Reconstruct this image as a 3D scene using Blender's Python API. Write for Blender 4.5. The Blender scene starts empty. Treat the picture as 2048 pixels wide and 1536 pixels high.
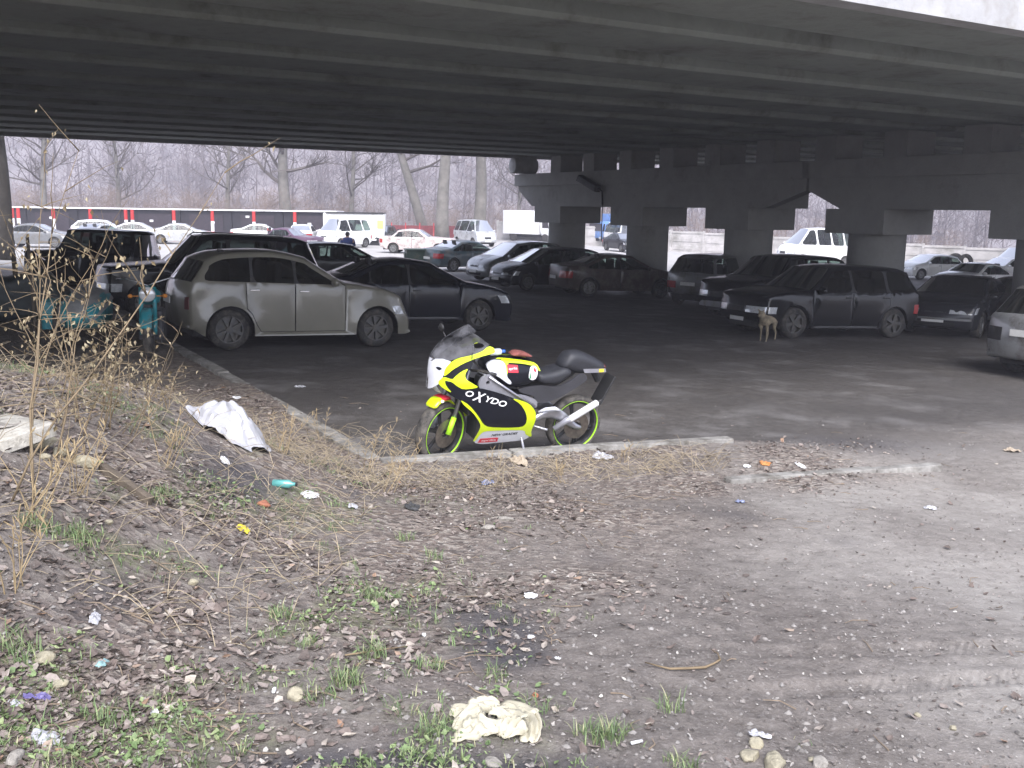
import bpy, bmesh, math, random
import numpy as np
from mathutils import Vector, Matrix, noise as mnoise
from mathutils.geometry import delaunay_2d_cdt
R = math.radians
SC = bpy.context.scene
COL = SC.collection
random.seed(7); rng = np.random.default_rng(7)

# ------------------------------------------------------------ camera
FPX, CX, CY = 1950.0, 1024.0, 768.0
CAMZ = 2.25
pitch = math.atan((768 - 418) / FPX); roll = R(0.8)
fw = Vector((0, math.cos(pitch), -math.sin(pitch)))
r0 = Vector((1, 0, 0)); u0 = r0.cross(fw)
rt = r0 * math.cos(roll) + u0 * math.sin(roll)
up = u0 * math.cos(roll) - r0 * math.sin(roll)
cd = bpy.data.cameras.new('camera'); cam = bpy.data.objects.new('camera', cd); COL.objects.link(cam)
M = Matrix((rt, up, -fw)).transposed().to_4x4(); M.translation = (0, 0, CAMZ)
cam.matrix_world = M
cd.sensor_width = 36; cd.lens = 36 * FPX / 2048; cd.clip_end = 2000; cd.clip_start = 0.05
SC.camera = cam

# ------------------------------------------------------------ light
SUN_EL, SUN_AZ = 46, 172      # azimuth clockwise from +Y, sun behind-left of the camera, veiled
w = bpy.data.worlds.new('World'); SC.world = w; w.use_nodes = True
nt = w.node_tree; bg = nt.nodes['Background']
sky = nt.nodes.new('ShaderNodeTexSky'); sky.sky_type = 'NISHITA'; sky.sun_disc = False
sky.sun_elevation = R(SUN_EL); sky.sun_rotation = R(SUN_AZ)
sky.air_density = 1.0; sky.dust_density = 2.0; sky.ozone_density = 1.0; sky.altitude = 100
# an overcast veil: the blue of the clear sky is mostly washed out
hsv = nt.nodes.new('ShaderNodeHueSaturation'); hsv.inputs['Saturation'].default_value = 0.35
nt.links.new(sky.outputs[0], hsv.inputs['Color']); tnt = nt.nodes.new('ShaderNodeVectorMath'); tnt.operation = 'MULTIPLY'; tnt.inputs[1].default_value = (.94, .965, 1.07)
nt.links.new(hsv.outputs[0], tnt.inputs[0]); nt.links.new(tnt.outputs[0], bg.inputs['Color'])
bg.inputs['Strength'].default_value = 0.11
sd = bpy.data.lights.new('sun', 'SUN'); sun = bpy.data.objects.new('sun', sd); COL.objects.link(sun)
sd.energy = 1.5; sd.angle = R(45); sd.color = (1.0, 0.965, 0.935)
sdir = Vector((math.sin(R(SUN_AZ)) * math.cos(R(SUN_EL)), math.cos(R(SUN_AZ)) * math.cos(R(SUN_EL)), math.sin(R(SUN_EL))))
sun.rotation_euler = (-sdir).to_track_quat('-Z', 'Y').to_euler()
sun.location = sdir * 50
SC.view_settings.view_transform = 'Standard'; SC.view_settings.look = 'None'
SC.view_settings.exposure = 1.85; SC.view_settings.gamma = 1.0
SC.view_settings.use_curve_mapping = False
SC.render.engine = 'CYCLES'
cy = SC.cycles
cy.use_denoising = True; cy.max_bounces = 8; cy.diffuse_bounces = 2; cy.glossy_bounces = 3
cy.transmission_bounces = 6; cy.transparent_max_bounces = 12; cy.volume_bounces = 1
cy.caustics_reflective = False; cy.caustics_refractive = False
cy.sample_clamp_indirect = 6

# ------------------------------------------------------------ helpers
def tag(o, label=None, cat=None, group=None, kind=None):
    if label: o['label'] = label
    if cat: o['category'] = cat
    if group: o['group'] = group
    if kind: o['kind'] = kind
    return o
def empty(name, loc=(0, 0, 0), rz=0.0, label=None, cat=None, group=None):
    o = bpy.data.objects.new(name, None); COL.objects.link(o)
    o.empty_display_size = .2
    o.location = loc; o.rotation_euler = (0, 0, rz)
    return tag(o, label, cat, group)
def mesh(name, vs, fs, mat=None, parent=None, smooth=False):
    me = bpy.data.meshes.new(name)
    me.from_pydata([tuple(v) for v in vs], [], [tuple(f) for f in fs])
    if mat:
        for m in (mat if isinstance(mat, (list, tuple)) else [mat]): me.materials.append(m)
    if smooth: me.polygons.foreach_set('use_smooth', [True] * len(me.polygons))
    me.validate(); me.update()
    o = bpy.data.objects.new(name, me); COL.objects.link(o)
    if parent: o.parent = parent
    return o
def copy_tree(o, parent=None):
    c = o.copy(); COL.objects.link(c); c.parent = parent
    for ch in [x for x in bpy.data.objects if x.parent == o]: copy_tree(ch, c)
    return c
class MB:
    def __init__(s): s.v = []; s.f = []; s.mi = []; s.cur = 0
    def add(s, vs, fs, M=None):
        b = len(s.v)
        s.v += [tuple(M @ Vector(v)) for v in vs] if M is not None else [tuple(v) for v in vs]
        s.f += [tuple(b + i for i in f) for f in fs]; s.mi += [s.cur] * len(fs); return s
    def box(s, c, d, M=None, rz=0, taper=1.0):
        x, y, z = [k / 2 for k in d]
        vs = [(sx * x * (taper if sz > 0 else 1), sy * y * (taper if sz > 0 else 1), sz * z) for sx in (-1, 1) for sy in (-1, 1) for sz in (-1, 1)]
        T = Matrix.Translation(c) @ Matrix.Rotation(rz, 4, 'Z')
        if M is not None: T = M @ T
        return s.add(vs, [(0, 1, 3, 2), (4, 6, 7, 5), (0, 4, 5, 1), (2, 3, 7, 6), (0, 2, 6, 4), (1, 5, 7, 3)], T)
    def rbox(s, c, d, r, M=None, rz=0):      # rounded vertical & top edges
        x, y, z = [k / 2 for k in d]; r = min(r, x * .99, y * .99, z * .99)
        rings = []
        for (zz, off) in ((-z, 0), (z - r, 0), (z - r * .3, r * .3), (z, r)):
            ring = []
            rr = max(r - off * .5, r * .3)
            for (cx, cy_, a0) in ((x - rr, y - rr, 0), (-x + rr, y - rr, 90), (-x + rr, -y + rr, 180), (x - rr, -y + rr, 270)):
                for k in range(4):
                    a = R(a0 + k * 30); ring.append(((cx + rr * math.cos(a)) * (x - off * .6) / x, (cy_ + rr * math.sin(a)) * (y - off * .6) / y, zz))
            rings.append(ring)
        n = 16; vs = [p for rg in rings for p in rg]; fs = []
        for i in range(3):
            for j in range(n): fs.append((i * n + j, i * n + (j + 1) % n, (i + 1) * n + (j + 1) % n, (i + 1) * n + j))
        fs.append(tuple(range(3 * n, 4 * n))); fs.append(tuple(reversed(range(n))))
        T = Matrix.Translation(c) @ Matrix.Rotation(rz, 4, 'Z')
        if M is not None: T = M @ T
        return s.add(vs, fs, T)
    def tube(s, pts, rad, n=8, M=None, cap=True):
        pts = [Vector(p) for p in pts]; m = len(pts)
        rads = rad if isinstance(rad, (list, tuple)) else [rad] * m
        vs = []; fs = []; prev = None
        for i, p in enumerate(pts):
            t = (pts[min(i + 1, m - 1)] - pts[max(i - 1, 0)])
            t = t.normalized() if t.length > 1e-9 else Vector((0, 0, 1))
            a = prev - t * prev.dot(t) if prev is not None else t.orthogonal()
            if a.length < 1e-6: a = t.orthogonal()
            a.normalize(); b = t.cross(a); prev = a
            for k in range(n):
                q = 2 * math.pi * k / n
                vs.append(p + (a * math.cos(q) + b * math.sin(q)) * rads[i])
        for i in range(m - 1):
            for k in range(n):
                fs.append((i * n + k, i * n + (k + 1) % n, (i + 1) * n + (k + 1) % n, (i + 1) * n + k))
        if cap and n > 2:
            fs.append(tuple(reversed(range(n)))); fs.append(tuple(range((m - 1) * n, m * n)))
        return s.add(vs, fs, M)
    def lathe(s, prof, n=24, axis='Y', c=(0, 0, 0), M=None, closed=False):
        # prof = [(radius, along)]
        vs = []; fs = []; m = len(prof)
        for (r, a) in prof:
            for k in range(n):
                q = 2 * math.pi * k / n; u, v = r * math.cos(q), r * math.sin(q)
                p = (u, a, v) if axis == 'Y' else ((u, v, a) if axis == 'Z' else (a, u, v))
                vs.append((p[0] + c[0], p[1] + c[1], p[2] + c[2]))
        for i in range(m if closed else m - 1):
            j = (i + 1) % m
            for k in range(n): fs.append((i * n + k, i * n + (k + 1) % n, j * n + (k + 1) % n, j * n + k))
        return s.add(vs, fs, M)
    def sphere(s, c, d, nu=12, nv=8, M=None):
        vs = []; fs = []
        for i in range(nv + 1):
            t = math.pi * i / nv
            for k in range(nu):
                q = 2 * math.pi * k / nu
                vs.append((c[0] + d[0] * math.sin(t) * math.cos(q), c[1] + d[1] * math.sin(t) * math.sin(q), c[2] + d[2] * math.cos(t)))
        for i in range(nv):
            for k in range(nu): fs.append((i * nu + k, (i + 1) * nu + k, (i + 1) * nu + (k + 1) % nu, i * nu + (k + 1) % nu))
        return s.add(vs, fs, M)
    def build(s, name, mat=None, parent=None, smooth=False, angle=None):
        me = bpy.data.meshes.new(name); me.from_pydata(s.v, [], s.f)
        if mat:
            for m in (mat if isinstance(mat, (list, tuple)) else [mat]): me.materials.append(m)
        if any(s.mi): me.polygons.foreach_set('material_index', s.mi)
        bm = bmesh.new(); bm.from_mesh(me); bmesh.ops.recalc_face_normals(bm, faces=bm.faces[:])
        if angle:
            for e in bm.edges:
                if len(e.link_faces) == 2 and e.calc_face_angle(0) > R(angle): e.smooth = False
        bm.to_mesh(me); bm.free()
        if smooth or angle: me.polygons.foreach_set('use_smooth', [True] * len(me.polygons))
        me.update()
        o = bpy.data.objects.new(name, me); COL.objects.link(o)
        if parent: o.parent = parent
        return o

# ------------------------------------------------------------ materials
_mc = {}
def N(nt, t, **kw):
    n = nt.nodes.new(t)
    for k, v in kw.items():
        if k in n.inputs.keys(): n.inputs[k].default_value = v
        else: setattr(n, k, v)
    return n
def pmat(name, col, rough=.6, metal=0.0, var=.25, scale=6.0, bump=0.0, bscale=40.0, coat=0.0, dirt=None, dirt_amt=.0, dirt_scale=3.0, spec=.5, emit=None):
    if name in _mc: return _mc[name]
    m = bpy.data.materials.new(name); m.use_nodes = True; nt = m.node_tree; L = nt.links
    b = nt.nodes['Principled BSDF']
    b.inputs['Roughness'].default_value = rough; b.inputs['Metallic'].default_value = metal
    b.inputs['Coat Weight'].default_value = coat; b.inputs['Coat Roughness'].default_value = .08
    b.inputs['Specular IOR Level'].default_value = spec
    tc = N(nt, 'ShaderNodeTexCoord')
    n1 = N(nt, 'ShaderNodeTexNoise', Scale=scale, Detail=6.0, Roughness=.62)
    L.new(tc.outputs['Object'], n1.inputs['Vector'])
    r = N(nt, 'ShaderNodeMapRange'); r.inputs['From Min'].default_value = .3; r.inputs['From Max'].default_value = .7
    r.inputs['To Min'].default_value = 1 - var; r.inputs['To Max'].default_value = 1 + var
    L.new(n1.outputs[0], r.inputs[0])
    mx = N(nt, 'ShaderNodeVectorMath', operation='SCALE'); mx.inputs[0].default_value = col[:3]
    L.new(r.outputs[0], mx.inputs['Scale'])
    out = mx.outputs[0]
    if dirt:
        n2 = N(nt, 'ShaderNodeTexNoise', Scale=dirt_scale, Detail=8.0, Roughness=.7)
        L.new(tc.outputs['Object'], n2.inputs['Vector'])
        r2 = N(nt, 'ShaderNodeMapRange'); r2.inputs['From Min'].default_value = .62 - dirt_amt * .5; r2.inputs['From Max'].default_value = .78 - dirt_amt * .3
        L.new(n2.outputs[0], r2.inputs[0])
        mm = N(nt, 'ShaderNodeMix', data_type='RGBA'); L.new(r2.outputs[0], mm.inputs[0])
        L.new(out, mm.inputs[6]); mm.inputs[7].default_value = (*dirt, 1); out = mm.outputs[2]
        rr = N(nt, 'ShaderNodeMapRange'); rr.inputs['To Min'].default_value = rough; rr.inputs['To Max'].default_value = max(rough, .75)
        L.new(r2.outputs[0], rr.inputs[0]); L.new(rr.outputs[0], b.inputs['Roughness'])
    L.new(out, b.inputs['Base Color'])
    if bump:
        n3 = N(nt, 'ShaderNodeTexNoise', Scale=bscale, Detail=5.0)
        L.new(tc.outputs['Object'], n3.inputs['Vector'])
        bp = N(nt, 'ShaderNodeBump', Strength=bump, Distance=.02); L.new(n3.outputs[0], bp.inputs['Height'])
        L.new(bp.outputs[0], b.inputs['Normal'])
    if emit: b.inputs['Emission Color'].default_value = (*emit, 1); b.inputs['Emission Strength'].default_value = 1
    _mc[name] = m; return m
def glassmat(name, tint=(.35, .42, .40), rough=.02, dif=.16, dcol=(.16, .15, .13)):
    if name in _mc: return _mc[name]
    m = bpy.data.materials.new(name); m.use_nodes = True; nt = m.node_tree; L = nt.links
    nt.nodes.remove(nt.nodes['Principled BSDF']); out = nt.nodes['Material Output']
    tr = N(nt, 'ShaderNodeBsdfTransparent'); tr.inputs[0].default_value = (*tint, 1)
    gl = N(nt, 'ShaderNodeBsdfGlossy'); gl.inputs['Roughness'].default_value = rough
    fr = N(nt, 'ShaderNodeFresnel'); fr.inputs['IOR'].default_value = 1.5
    tc = N(nt, 'ShaderNodeTexCoord'); n1 = N(nt, 'ShaderNodeTexNoise', Scale=5.0, Detail=6.0); L.new(tc.outputs['Object'], n1.inputs['Vector'])
    di = N(nt, 'ShaderNodeBsdfDiffuse'); di.inputs[0].default_value = (*dcol, 1)
    r = N(nt, 'ShaderNodeMapRange'); r.inputs['From Min'].default_value = .35; r.inputs['From Max'].default_value = .8; r.inputs['To Max'].default_value = dif
    L.new(n1.outputs[0], r.inputs[0])
    m0 = N(nt, 'ShaderNodeMixShader'); L.new(r.outputs[0], m0.inputs[0]); L.new(tr.outputs[0], m0.inputs[1]); L.new(di.outputs[0], m0.inputs[2])
    m1 = N(nt, 'ShaderNodeMixShader'); L.new(fr.outputs[0], m1.inputs[0]); L.new(m0.outputs[0], m1.inputs[1]); L.new(gl.outputs[0], m1.inputs[2])
    L.new(m1.outputs[0], out.inputs['Surface']); _mc[name] = m; return m
def attrmat(name, stops, attr='rnd', rough=.8, scale=30, trans=0.0, bump=.0):
    """colour picked by a per-vertex random attribute through a ramp, broken up by noise"""
    m = bpy.data.materials.new(name); m.use_nodes = True; nt = m.node_tree; L = nt.links
    b = nt.nodes['Principled BSDF']; b.inputs['Roughness'].default_value = rough
    a = N(nt, 'ShaderNodeAttribute', attribute_name=attr)
    rp = N(nt, 'ShaderNodeValToRGB'); cr = rp.color_ramp
    while len(cr.elements) < len(stops): cr.elements.new(.5)
    for e, (p, c) in zip(cr.elements, stops): e.position = p; e.color = (*c, 1)
    L.new(a.outputs['Fac'], rp.inputs[0])
    tc = N(nt, 'ShaderNodeTexCoord'); n1 = N(nt, 'ShaderNodeTexNoise', Scale=scale, Detail=4.0); L.new(tc.outputs['Object'], n1.inputs['Vector'])
    r = N(nt, 'ShaderNodeMapRange'); r.inputs['To Min'].default_value = .5; r.inputs['To Max'].default_value = 1.5; L.new(n1.outputs[0], r.inputs[0])
    mx = N(nt, 'ShaderNodeVectorMath', operation='SCALE'); L.new(rp.outputs[0], mx.inputs[0]); L.new(r.outputs[0], mx.inputs['Scale'])
    L.new(mx.outputs[0], b.inputs['Base Color'])
    return m

# ------------------------------------------------------------ terrain
def sm(a, b, x):
    t = np.clip((x - a) / (b - a), 0, 1); return t * t * (3 - 2 * t)
_P = rng.random((256, 256))
def vn(x, y, s):
    x = np.asarray(x) / s; y = np.asarray(y) / s
    xi = np.floor(x).astype(int); yi = np.floor(y).astype(int); fx = x - xi; fy = y - yi
    fx = fx * fx * (3 - 2 * fx); fy = fy * fy * (3 - 2 * fy)
    g = lambda i, j: _P[i % 256, j % 256]
    return (g(xi, yi) * (1 - fx) * (1 - fy) + g(xi + 1, yi) * fx * (1 - fy) + g(xi, yi + 1) * (1 - fx) * fy + g(xi + 1, yi + 1) * fx * fy) - .5
YS = [-500, 0, 9, 17, 30, 45, 60, 75, 100, 400]; ZS = [0.1, 0.1, 0.0, -.2, -.55, -.70, -.58, -.62, -.8, -2]
K0 = (-1.11, 8.07); KD1 = (-.506, .862); KD2 = (.915, .403)
def lotmask(x, y, soft=.03):
    s1 = (x - K0[0]) * .862 + (y - K0[1]) * .506
    s2 = -(x - K0[0]) * .403 + (y - K0[1]) * .915
    sf2 = soft + sm(2.2, 3.5, x) * .9
    m = sm(-soft, soft, s1) * sm(-sf2, sf2, s2)
    return m, s1, s2
def base(x, y):
    k = sm(36, 60, y); xc = np.clip(x, -60, 90)
    return np.where(xc > 0, -(.0256 + .012 * k) * xc, -.0256 * (1 - .85 * k) * xc) + np.interp(y, YS, ZS)
def terr(x, y, micro=True):
    x = np.asarray(x, float); y = np.asarray(y, float)
    z = base(x, y)
    m, s1, s2 = lotmask(x, y)
    v = 1 - m
    z = z + .33 * sm(7.8, 2.8, y) * v
    z = z + v * .078 * (1 - .8 * sm(2.3, 4.5, x))
    z = z + v * (.34 * sm(-1.6, -4.2, x) * sm(12.5, 8, y) + .52 * sm(-1.0, -2.9, x - .1 * (y - 5)) * sm(8.6, 6.6, y) * sm(2.0, 4.2, y) + .12 * sm(-.6, -2.2, x) * sm(8.2, 6.2, y))
    near = sm(60, 10, y)
    if micro:
        rough = v * (1 - .55 * sm(1.0, 2.6, x - (y - 6) * .25))
        z = z + near * (.10 * vn(x, y, 1.3) * v * sm(0, 1.1, np.maximum(-s1, -s2)) + .022 * vn(x + 7, y, .42) * (rough + .25) + rough * (.020 * vn(x, y + 3, .16) + .015 * vn(x, y, .07)) + (1 - m) * .006 * vn(x, y, .05))
        z = z + .02 * m * near * vn(x, y, 1.7)
        # ruts of a tyre in the soft ground at the lower right
        for (c, w_, d_) in RUTS:
            yy = np.polyval(c, x); t = (y - yy)
            k = sm(.75, 1.1, x) * sm(3.4, 2.2, x)
            z = z - k * d_ * np.exp(-(t / w_) ** 4) + k * d_ * .5 * np.exp(-((np.abs(t) - w_ * 1.5) / (w_ * .4)) ** 2)
    return z
RUTS = [((.04, -.02, 3.95), .07, .012), ((-.03, .30, 3.25), .06, .012)]
def tz(x, y): return float(terr(np.array([x]), np.array([y]))[0])
def bz(x, y): return float(base(np.array([x]), np.array([y]))[0])
# ------------------------------------------------------------ ground sheet
def axis_pts():
    xs = list(np.arange(-5.2, 6.0, .022)); s = .022
    while xs[-1] < 420: s *= 1.09; xs.append(xs[-1] + min(s, 30))
    s = .022; left = []; p = xs[0]
    while p > -420: s *= 1.09; p -= min(s, 30); left.append(p)
    xs = left[::-1] + xs
    ys = [1.6]
    while ys[-1] < 11: ys.append(ys[-1] + .0065 * ys[-1])
    s = .075
    while ys[-1] < 620: s *= 1.045; ys.append(ys[-1] + min(s, 25))
    s = .05; b = []; p = 1.6
    while p > -90: s *= 1.5; p -= min(s, 15); b.append(p)
    return np.array(xs), np.array(b[::-1] + ys)
gx, gy = axis_pts(); X, Y = np.meshgrid(gx, gy); Z = terr(X, Y)
nx, ny = len(gx), len(gy)
co = np.stack([X, Y, Z], -1).reshape(-1, 3)
idx = np.arange(nx * ny).reshape(ny, nx)
q = np.stack([idx[:-1, :-1], idx[:-1, 1:], idx[1:, 1:], idx[1:, :-1]], -1).reshape(-1, 4)
gm = bpy.data.meshes.new('ground')
gm.vertices.add(len(co)); gm.vertices.foreach_set('co', co.ravel())
gm.loops.add(q.size); gm.loops.foreach_set('vertex_index', q.ravel())
gm.polygons.add(len(q)); gm.polygons.foreach_set('loop_start', np.arange(0, q.size, 4)); gm.polygons.foreach_set('loop_total', np.full(len(q), 4))
gm.polygons.foreach_set('use_smooth', np.ones(len(q), bool))
gm.update(calc_edges=True)
def litter_at(x, y):
    """how much leaf litter lies here (0-1)"""
    m, s1, s2 = lotmask(x, y)
    a = sm(1.3, -.4, x - (y - 5.0) * .42 + vn(x, y, .8) * .8)          # left of the bare track
    a = np.maximum(a, sm(1.15, .4, np.abs(s2 + .95)) * sm(4.6, 2.5, x))     # band before the kerb
    return np.clip(a * (1 - m) * (.65 + .9 * vn(x, y, .5)), 0, 1)
def green_at(x, y):
    m, s1, s2 = lotmask(x, y)
    a = sm(.9, -1.6, x + (y - 4) * .25) * sm(8.3, 6.4, y + .3 * x + vn(x, y, 1.) * 1.4)
    return np.clip(a * (1 - m) * sm(-.16, .22, vn(x + 3, y, .6) + .5 * vn(x, y, .2)), 0, 1)
def setattr_v(me, name, arr):
    a = me.attributes.new(name, 'FLOAT', 'POINT'); a.data.foreach_set('value', np.asarray(arr, np.float32).ravel())
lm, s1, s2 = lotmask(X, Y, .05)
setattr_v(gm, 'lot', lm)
setattr_v(gm, 'litter', litter_at(X, Y)); setattr_v(gm, 'green', green_at(X, Y))
setattr_v(gm, 'pale', np.clip(sm(.9, 2.4, X - (Y - 6) * .1 + vn(X, Y, 1.1)) * (1 - lm) * (.7 + vn(X, Y, .7) * .8), 0, 1))
# dark wheel-churned mud on the bare track and at the edge of the lot
mud = np.maximum(np.exp(-((X - 3.4) / 1.3) ** 2 - ((Y - 9.9) / .55) ** 2) * .9, np.clip((vn(X, Y, .55) + .7 * vn(X, Y + 9, 1.6) - .22) * 4, 0, 1) * sm(7.5, 6, Y) * sm(2.6, 1.6, X))
setattr_v(gm, 'mud', np.clip(mud, 0, 1))
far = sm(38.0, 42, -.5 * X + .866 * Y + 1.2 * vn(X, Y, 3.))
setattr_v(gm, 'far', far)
tr = np.zeros_like(X)
for (c, w_, d_) in RUTS:
    t = (Y - np.polyval(c, X)) / w_
    k = sm(.75, 1.1, X) * sm(3.4, 2.2, X)
    tr = np.maximum(tr, k * sm(1.5, .9, np.abs(t)))
setattr_v(gm, 'tread', tr)
def ground_mat():
    m = bpy.data.materials.new('ground_soil'); m.use_nodes = True; nt = m.node_tree; L = nt.links
    b = nt.nodes['Principled BSDF']; tc = N(nt, 'ShaderNodeTexCoord')
    A = lambda n: N(nt, 'ShaderNodeAttribute', attribute_name=n).outputs['Fac']
    def noise(s, d=6.0, r=.6, off=None):
        n = N(nt, 'ShaderNodeTexNoise', Scale=s, Detail=d, Roughness=r); L.new(tc.outputs['Object'], n.inputs['Vector']); return n.outputs[0]
    def ramp(src, a, b_, c0, c1):
        r = N(nt, 'ShaderNodeMapRange'); r.inputs['From Min'].default_value = a; r.inputs['From Max'].default_value = b_
        r.inputs['To Min'].default_value = c0; r.inputs['To Max'].default_value = c1; L.new(src, r.inputs[0]); return r.outputs[0]
    def mix(f, a, b_):
        n = N(nt, 'ShaderNodeMix', data_type='RGBA')
        if isinstance(f, float): n.inputs[0].default_value = f
        else: L.new(f, n.inputs[0])
        for i, v in ((6, a), (7, b_)):
            if isinstance(v, tuple): n.inputs[i].default_value = (*v, 1)
            else: L.new(v, n.inputs[i])
        return n.outputs[2]
    def math_(op, a, b_):
        n = N(nt, 'ShaderNodeMath', operation=op)
        for i, v in ((0, a), (1, b_)):
            if isinstance(v, (int, float)): n.inputs[i].default_value = v
            else: L.new(v, n.inputs[i])
        return n.outputs[0]
    nA, nB, nC, nD = noise(1.1), noise(9, 8, .7), noise(48, 6, .75), noise(.35, 4)
    soil = mix(ramp(nB, .35, .68, 0, 1), (.118, .103, .092), (.228, .202, .180))
    soil = mix(ramp(nC, .5, .72, 0, .75), soil, (.33, .305, .285))
    pale = mix(ramp(nB, .35, .7, 0, 1), (.25, .230, .208), (.37, .345, .315))
    pale = mix(ramp(nC, .55, .7, 0, .6), pale, (.46, .44, .42))
    c = mix(ramp(A('pale'), .1, .8, 0, 1), soil, pale)
    # voronoi crumbs: rotted leaves pressed flat
    vo = N(nt, 'ShaderNodeTexVoronoi', Scale=26.0); vo.feature = 'F1'
    mp = N(nt, 'ShaderNodeMapping'); mp.inputs['Scale'].default_value = (1, 1.6, 1); L.new(tc.outputs['Object'], mp.inputs[0]); L.new(mp.outputs[0], vo.inputs['Vector'])
    bw = N(nt, 'ShaderNodeSeparateColor'); L.new(vo.outputs['Color'], bw.inputs[0])
    lc = N(nt, 'ShaderNodeValToRGB'); cr = lc.color_ramp
    for p, cc in ((.25, (.13, .10, .085)), (.5, (.20, .16, .135)), (.75, (.28, .235, .20))): e = cr.elements.new(p); e.color = (*cc, 1)
    cr.elements[0].color = (.08, .07, .065, 1); cr.elements[-1].color = (.40, .36, .31, 1)
    L.new(bw.outputs[0], lc.inputs[0])
    lf = math_('MULTIPLY', ramp(A('litter'), .15, .7, 0, .95), ramp(nC, .38, .55, .35, 1))
    c = mix(lf, c, lc.outputs[0])
    gcol = mix(ramp(nC, .4, .65, 0, 1), (.09, .10, .045), (.17, .19, .085))
    c = mix(math_('MULTIPLY', ramp(A('green'), .1, .7, 0, .6), ramp(nB, .42, .6, 0, 1)), c, gcol)
    c = mix(math_('MULTIPLY', A('mud'), ramp(nB, .35, .55, .5, 1)), c, (.075, .070, .075))
    # lot: trodden wet grit
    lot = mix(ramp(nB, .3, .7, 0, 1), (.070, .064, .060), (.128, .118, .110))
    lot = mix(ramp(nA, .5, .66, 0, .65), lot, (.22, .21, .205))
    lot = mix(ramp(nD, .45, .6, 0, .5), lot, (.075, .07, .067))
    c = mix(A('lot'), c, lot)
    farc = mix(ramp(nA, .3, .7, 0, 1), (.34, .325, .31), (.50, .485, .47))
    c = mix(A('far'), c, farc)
    L.new(c, b.inputs['Base Color'])
    # wetness
    ro = ramp(nA, .4, .6, .62, .92); L.new(ro, b.inputs['Roughness'])
    b.inputs['Specular IOR Level'].default_value = .3
    # bump: crumbs and tread lugs
    wv = N(nt, 'ShaderNodeTexWave', Scale=9.0, Distortion=1.2); wv.bands_direction = 'X'; mp2 = N(nt, 'ShaderNodeMapping'); mp2.inputs['Rotation'].default_value = (0, 0, R(28))
    L.new(tc.outputs['Object'], mp2.inputs[0]); L.new(mp2.outputs[0], wv.inputs['Vector'])
    tr = math_('MULTIPLY', math_('MULTIPLY', A('tread'), wv.outputs['Fac']), math_('MULTIPLY', ramp(noise(2.2, 3), .42, .58, 0, 1), -.4))
    h = math_('ADD', math_('MULTIPLY', nC, .9), math_('MULTIPLY', nB, 1.1))
    h = math_('ADD', h, math_('MULTIPLY', math_('MULTIPLY', vo.outputs['Distance'], A('litter')), 1.2))
    h = math_('ADD', h, tr)
    bp = N(nt, 'ShaderNodeBump', Strength=.75, Distance=.022); L.new(h, bp.inputs['Height']); L.new(bp.outputs[0], b.inputs['Normal'])
    return m
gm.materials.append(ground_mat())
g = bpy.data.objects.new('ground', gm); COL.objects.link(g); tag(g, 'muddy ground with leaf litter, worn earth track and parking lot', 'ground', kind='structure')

# ------------------------------------------------------------ kerbs
M_conc = pmat('concrete_kerb', (.27, .26, .24), .9, var=.3, scale=9, bump=.5, bscale=60, dirt=(.09, .08, .065), dirt_amt=.35, dirt_scale=4)
def kerb(p0, p1, seg, w_=.15, h=.05, jit=.01, seed=1, side=-1):
    rr = random.Random(seed); mb = MB(); d = Vector((p1[0] - p0[0], p1[1] - p0[1])); Ln = d.length; d.normalize(); nrm = Vector((-d.y, d.x)) * side
    k = 0
    while k < Ln - .05:
        l = min(seg, Ln - k) - .012
        c = Vector(p0[:2]) + d * (k + l / 2) + nrm * w_ / 2
        z0 = float(base(np.array([c.x]), np.array([c.y]))[0]) + .10
        e = Vector(p0[:2]) + d * (k + l); s = Vector(p0[:2]) + d * k
        sl = (float(base(np.array([e.x]), np.array([e.y]))[0]) - float(base(np.array([s.x]), np.array([s.y]))[0])) / max(l, .01)
        T = Matrix.Translation((c.x, c.y, z0 + h / 2 - .135 + rr.uniform(-jit, jit))) @ Matrix.Rotation(math.atan2(d.y, d.x) + rr.uniform(-.006, .006), 4, 'Z') @ Matrix.Rotation(-math.atan(sl), 4, 'Y')
        mb.rbox((0, 0, 0), (l, w_, .22 + h), .018, M=T)
        k += seg
    return mb
kl = kerb(K0, (K0[0] + KD1[0] * 34, K0[1] + KD1[1] * 34), 1.0, side=1, seed=3).build('kerb', M_conc, angle=35)
tag(kl, 'long concrete kerb running away beside the verge at left', 'kerb', kind='structure')
kf = kerb((K0[0] - .02, K0[1] - .02), (K0[0] + KD2[0] * 3.6, K0[1] + KD2[1] * 3.6), 1.2, side=-1, w_=.13, h=.05, seed=4).build('kerb', M_conc, angle=35)
tag(kf, 'short pale concrete kerb behind which the racing motorcycle stands', 'kerb', kind='structure')
kb = kerb((1.80, 8.02), (4.05, 8.98), .8, side=-1, w_=.12, h=-.008, seed=6, jit=.012).build('kerb', M_conc, angle=35)
tag(kb, 'half buried concrete kerb flush with the earth at right', 'kerb', kind='structure')
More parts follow.
